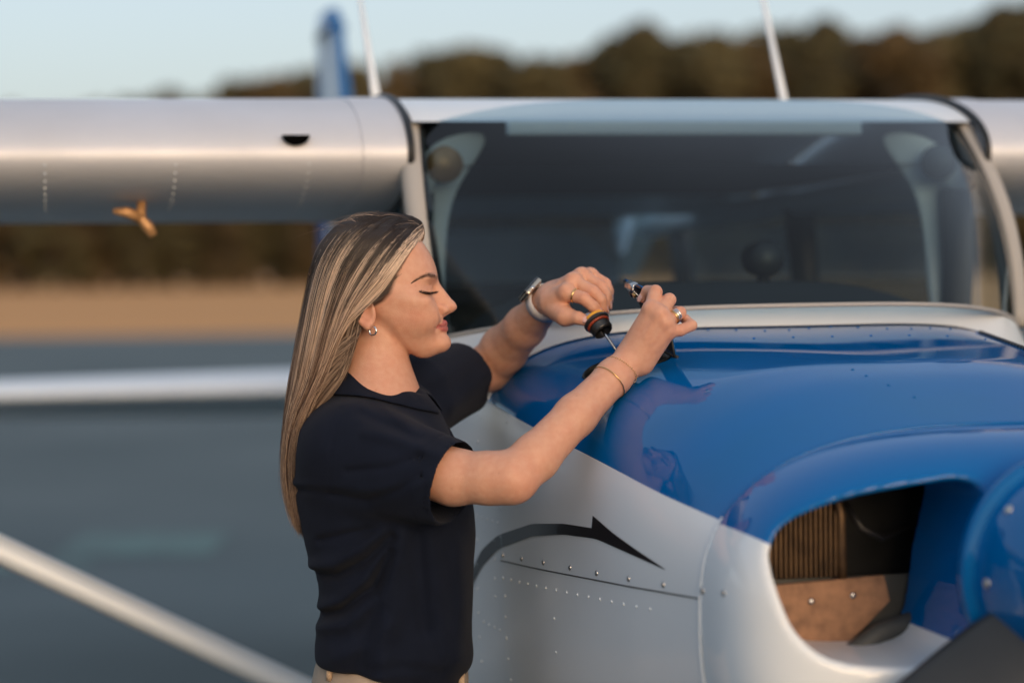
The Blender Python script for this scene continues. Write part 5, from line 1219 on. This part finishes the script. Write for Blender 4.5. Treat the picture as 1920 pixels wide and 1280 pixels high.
ring_on(rf[2][0][0], rf[2][0][1], 0.72, 0.0106, 0.0009, 'ring', m_silver, PERSON); ring_on(rf[2][0][0], rf[2][0][1], 0.48, 0.0109, 0.0008, 'ring', m_gold, PERSON)
ring_on(P(1080, 778, 3.125), P(1182, 676, 3.185), 0.60, 0.0278, 0.00085, 'bracelet', m_gold, PERSON, sq=1.0)
ch = []; c0 = P(1080, 778, 3.125) + (P(1182, 676, 3.185) - P(1080, 778, 3.125)) * 0.80; d0 = (P(1182, 676, 3.185) - P(1080, 778, 3.125)); d0 /= np.linalg.norm(d0)
n0 = np.cross(d0, (0, 0, 1.0)); n0 /= np.linalg.norm(n0); b0 = np.cross(d0, n0); bm_ = MB()
for i in range(46):
    t = 2 * math.pi * i / 46; q = c0 + 0.0262 * (math.cos(t) * n0 + math.sin(t) * b0) + d0 * (0.002 * math.sin(2 * t) + 0.004 * math.cos(t)); tang = -math.sin(t) * n0 + math.cos(t) * b0
    ax_ = n0 * math.cos(t) + b0 * math.sin(t) if i % 2 else d0
    bm_.torus(q - PL, ax_, 0.0011, 0.00035, 8, 5)
bm_.build('chain_bracelet', m_gold, PERSON)
wd_ = LW - P(985, 612, 3.46); wd_ /= np.linalg.norm(wd_); wc = LW - wd_ * 0.014
cn = -0.62 * CR + 0.74 * CU - 0.25 * CF; cn -= wd_ * (cn @ wd_); cn /= np.linalg.norm(cn); cs_ = np.cross(wd_, cn)
G = []
for t in np.linspace(0, 2 * math.pi, 48, endpoint=False):
    rr = 0.0272 + 0.0012 * math.cos(t); e_ = cn * math.cos(t) + cs_ * math.sin(t)
    G.append([wc + e_ * (rr + dr) + wd_ * w_ - PL for w_, dr in ((-0.0095, 0.0), (-0.009, 0.0018), (0.009, 0.0018), (0.0095, 0.0), (0.009, -0.0010), (-0.009, -0.0010))])
watch = MB().grid(G, True, True).build('watch', m_strap, PERSON)
bx = MB(); bx.box((-0.019, -0.0165, -0.005), (0.019, 0.0165, 0.005), 0.0045)
Mw = np.stack([wd_ * 0 + cs_, wd_, cn], -1)
bx.V = [tuple(wc + cn * 0.0312 + Mw @ np.array(v) - PL) for v in bx.V]; bx.build('watch_case', mat('watch_metal', (0.72, 0.60, 0.46), 0.25, metal=1.0), watch)
bx = MB(); bx.box((-0.0178, -0.0153, 0.0015), (0.0178, 0.0153, 0.0068), 0.0022); bx.V = [tuple(wc + cn * 0.0312 + Mw @ np.array(v) - PL) for v in bx.V]; bx.build('watch_screen', m_screen, watch)
bx = MB(); bx.tube([wc + cn * 0.0312 + wd_ * 0.0165 + cs_ * 0.006 - PL, wc + cn * 0.0312 + wd_ * 0.0188 + cs_ * 0.006 - PL], 0.0032, 12); bx.build('watch_crown', m_silver, watch)
for s in (1, -1):
    MB().torus(HP(704.5, 620.5, 84 * s) - PL, CF * 0.75 + CR * 0.55 * s, 0.0063, 0.0015, 30, 10).build('earring', m_silver, PERSON)
# finger nails
m_nail = mat('nail', (0.66, 0.40, 0.36), 0.25, coat=0.6)
def nail(tip, prev, nrm, r_, parent):
    d = tip - prev; d /= np.linalg.norm(d); n_ = nrm - d * (nrm @ d); n_ /= np.linalg.norm(n_); s_ = np.cross(d, n_); G = []
    for u_ in np.linspace(-0.8, 1.15, 7):
        row = []
        for v_ in np.linspace(-1, 1, 7):
            w_ = r_ * 0.80 * math.sqrt(max(0.05, 1 - max(0, abs(u_ - 0.1) - 0.55) ** 2 * 2.4)); row.append(tip + d * u_ * r_ * 0.9 + s_ * w_ * v_ + n_ * r_ * (1.06 * math.sqrt(1 - 0.55 * v_ * v_) - 0.10 * max(0, u_) ** 2) - PL)
        G.append(row)
    o = MB().grid(G).build('nail', m_nail, parent); o.modifiers.new('thickness', 'SOLIDIFY').thickness = 0.0006
nail(lf[4][0][3], lf[4][0][2], -CF * 0.8 + CU * 0.3, 0.0082, skin); nail(rf[0][0][3], rf[0][0][2], -CR + -CF * 0.3, 0.0072, skin)
for i_ in (0, 1, 2, 3): nail(lf[i_][0][3], lf[i_][0][2], CR * 0.9 + CU * 0.4, (0.0076, 0.0076, 0.0072, 0.0066)[i_], skin)

# ================================================================== the dipstick in her left hand
m_cap = mat('cap_black', (0.02, 0.02, 0.02), 0.35, coat=0.3); m_oring = mat('cap_seal', (0.30, 0.05, 0.02), 0.4); m_yel = mat('cap_yellow', (0.75, 0.36, 0.03), 0.45)
c0 = P(1119, 604, 3.300); c1 = P(1186, 702, 3.285); dd = (c1 - c0) / np.linalg.norm(c1 - c0) - CF * 0.42; dd /= np.linalg.norm(dd)
DS = empty('oil_dipstick', tuple(c0)); tag(DS, 'oil dipstick with yellow and black threaded filler cap held by the left hand', 'dipstick')
Z3 = np.zeros(3)
MB().lathe([(0.0, -0.004), (0.0185, -0.004), (0.0205, -0.002), (0.0205, 0.001), (0.0185, 0.003), (0.0, 0.003)], Z3, dd, 36).build('cap_flange', m_cap, DS, auto=40)
MB().torus(dd * 0.0048, dd, 0.0165, 0.0021, 36, 10).build('seal_ring', m_oring, DS)
prof = [(0.0, 0.006), (0.0150, 0.006)]
for i in range(5): prof += [(0.0152, 0.0075 + i * 0.0022), (0.0164, 0.0084 + i * 0.0022), (0.0152, 0.0095 + i * 0.0022)]
prof += [(0.0148, 0.020), (0.0120, 0.0205), (0.0118, 0.012), (0.0, 0.012)]
MB().lathe(prof, Z3, dd, 36).build('cap_thread', m_cap, DS)
MB().lathe([(0.0, -0.0095), (0.0165, -0.0095), (0.0180, -0.008), (0.0180, -0.0041), (0.0, -0.0041)], Z3, dd, 36).build('cap_top', m_yel, DS, auto=40)
sd_ = np.cross(dd, CF); sd_ /= np.linalg.norm(sd_); td_ = np.cross(dd, sd_)
bx = MB(); bx.box((-0.016, -0.0045, -0.022), (0.016, 0.0045, -0.009), 0.002); Mw = np.stack([sd_, td_, dd], -1); bx.V = [tuple(Mw @ np.array(v)) for v in bx.V]; bx.build('cap_grip', m_steel, DS)
MB().tube([dd * 0.012, dd * 0.03, (c1 - c0) * 0.55 + dd * 0.02, (c1 - c0) * 1.05], 0.0021, 8).build('stick', m_steel, DS)
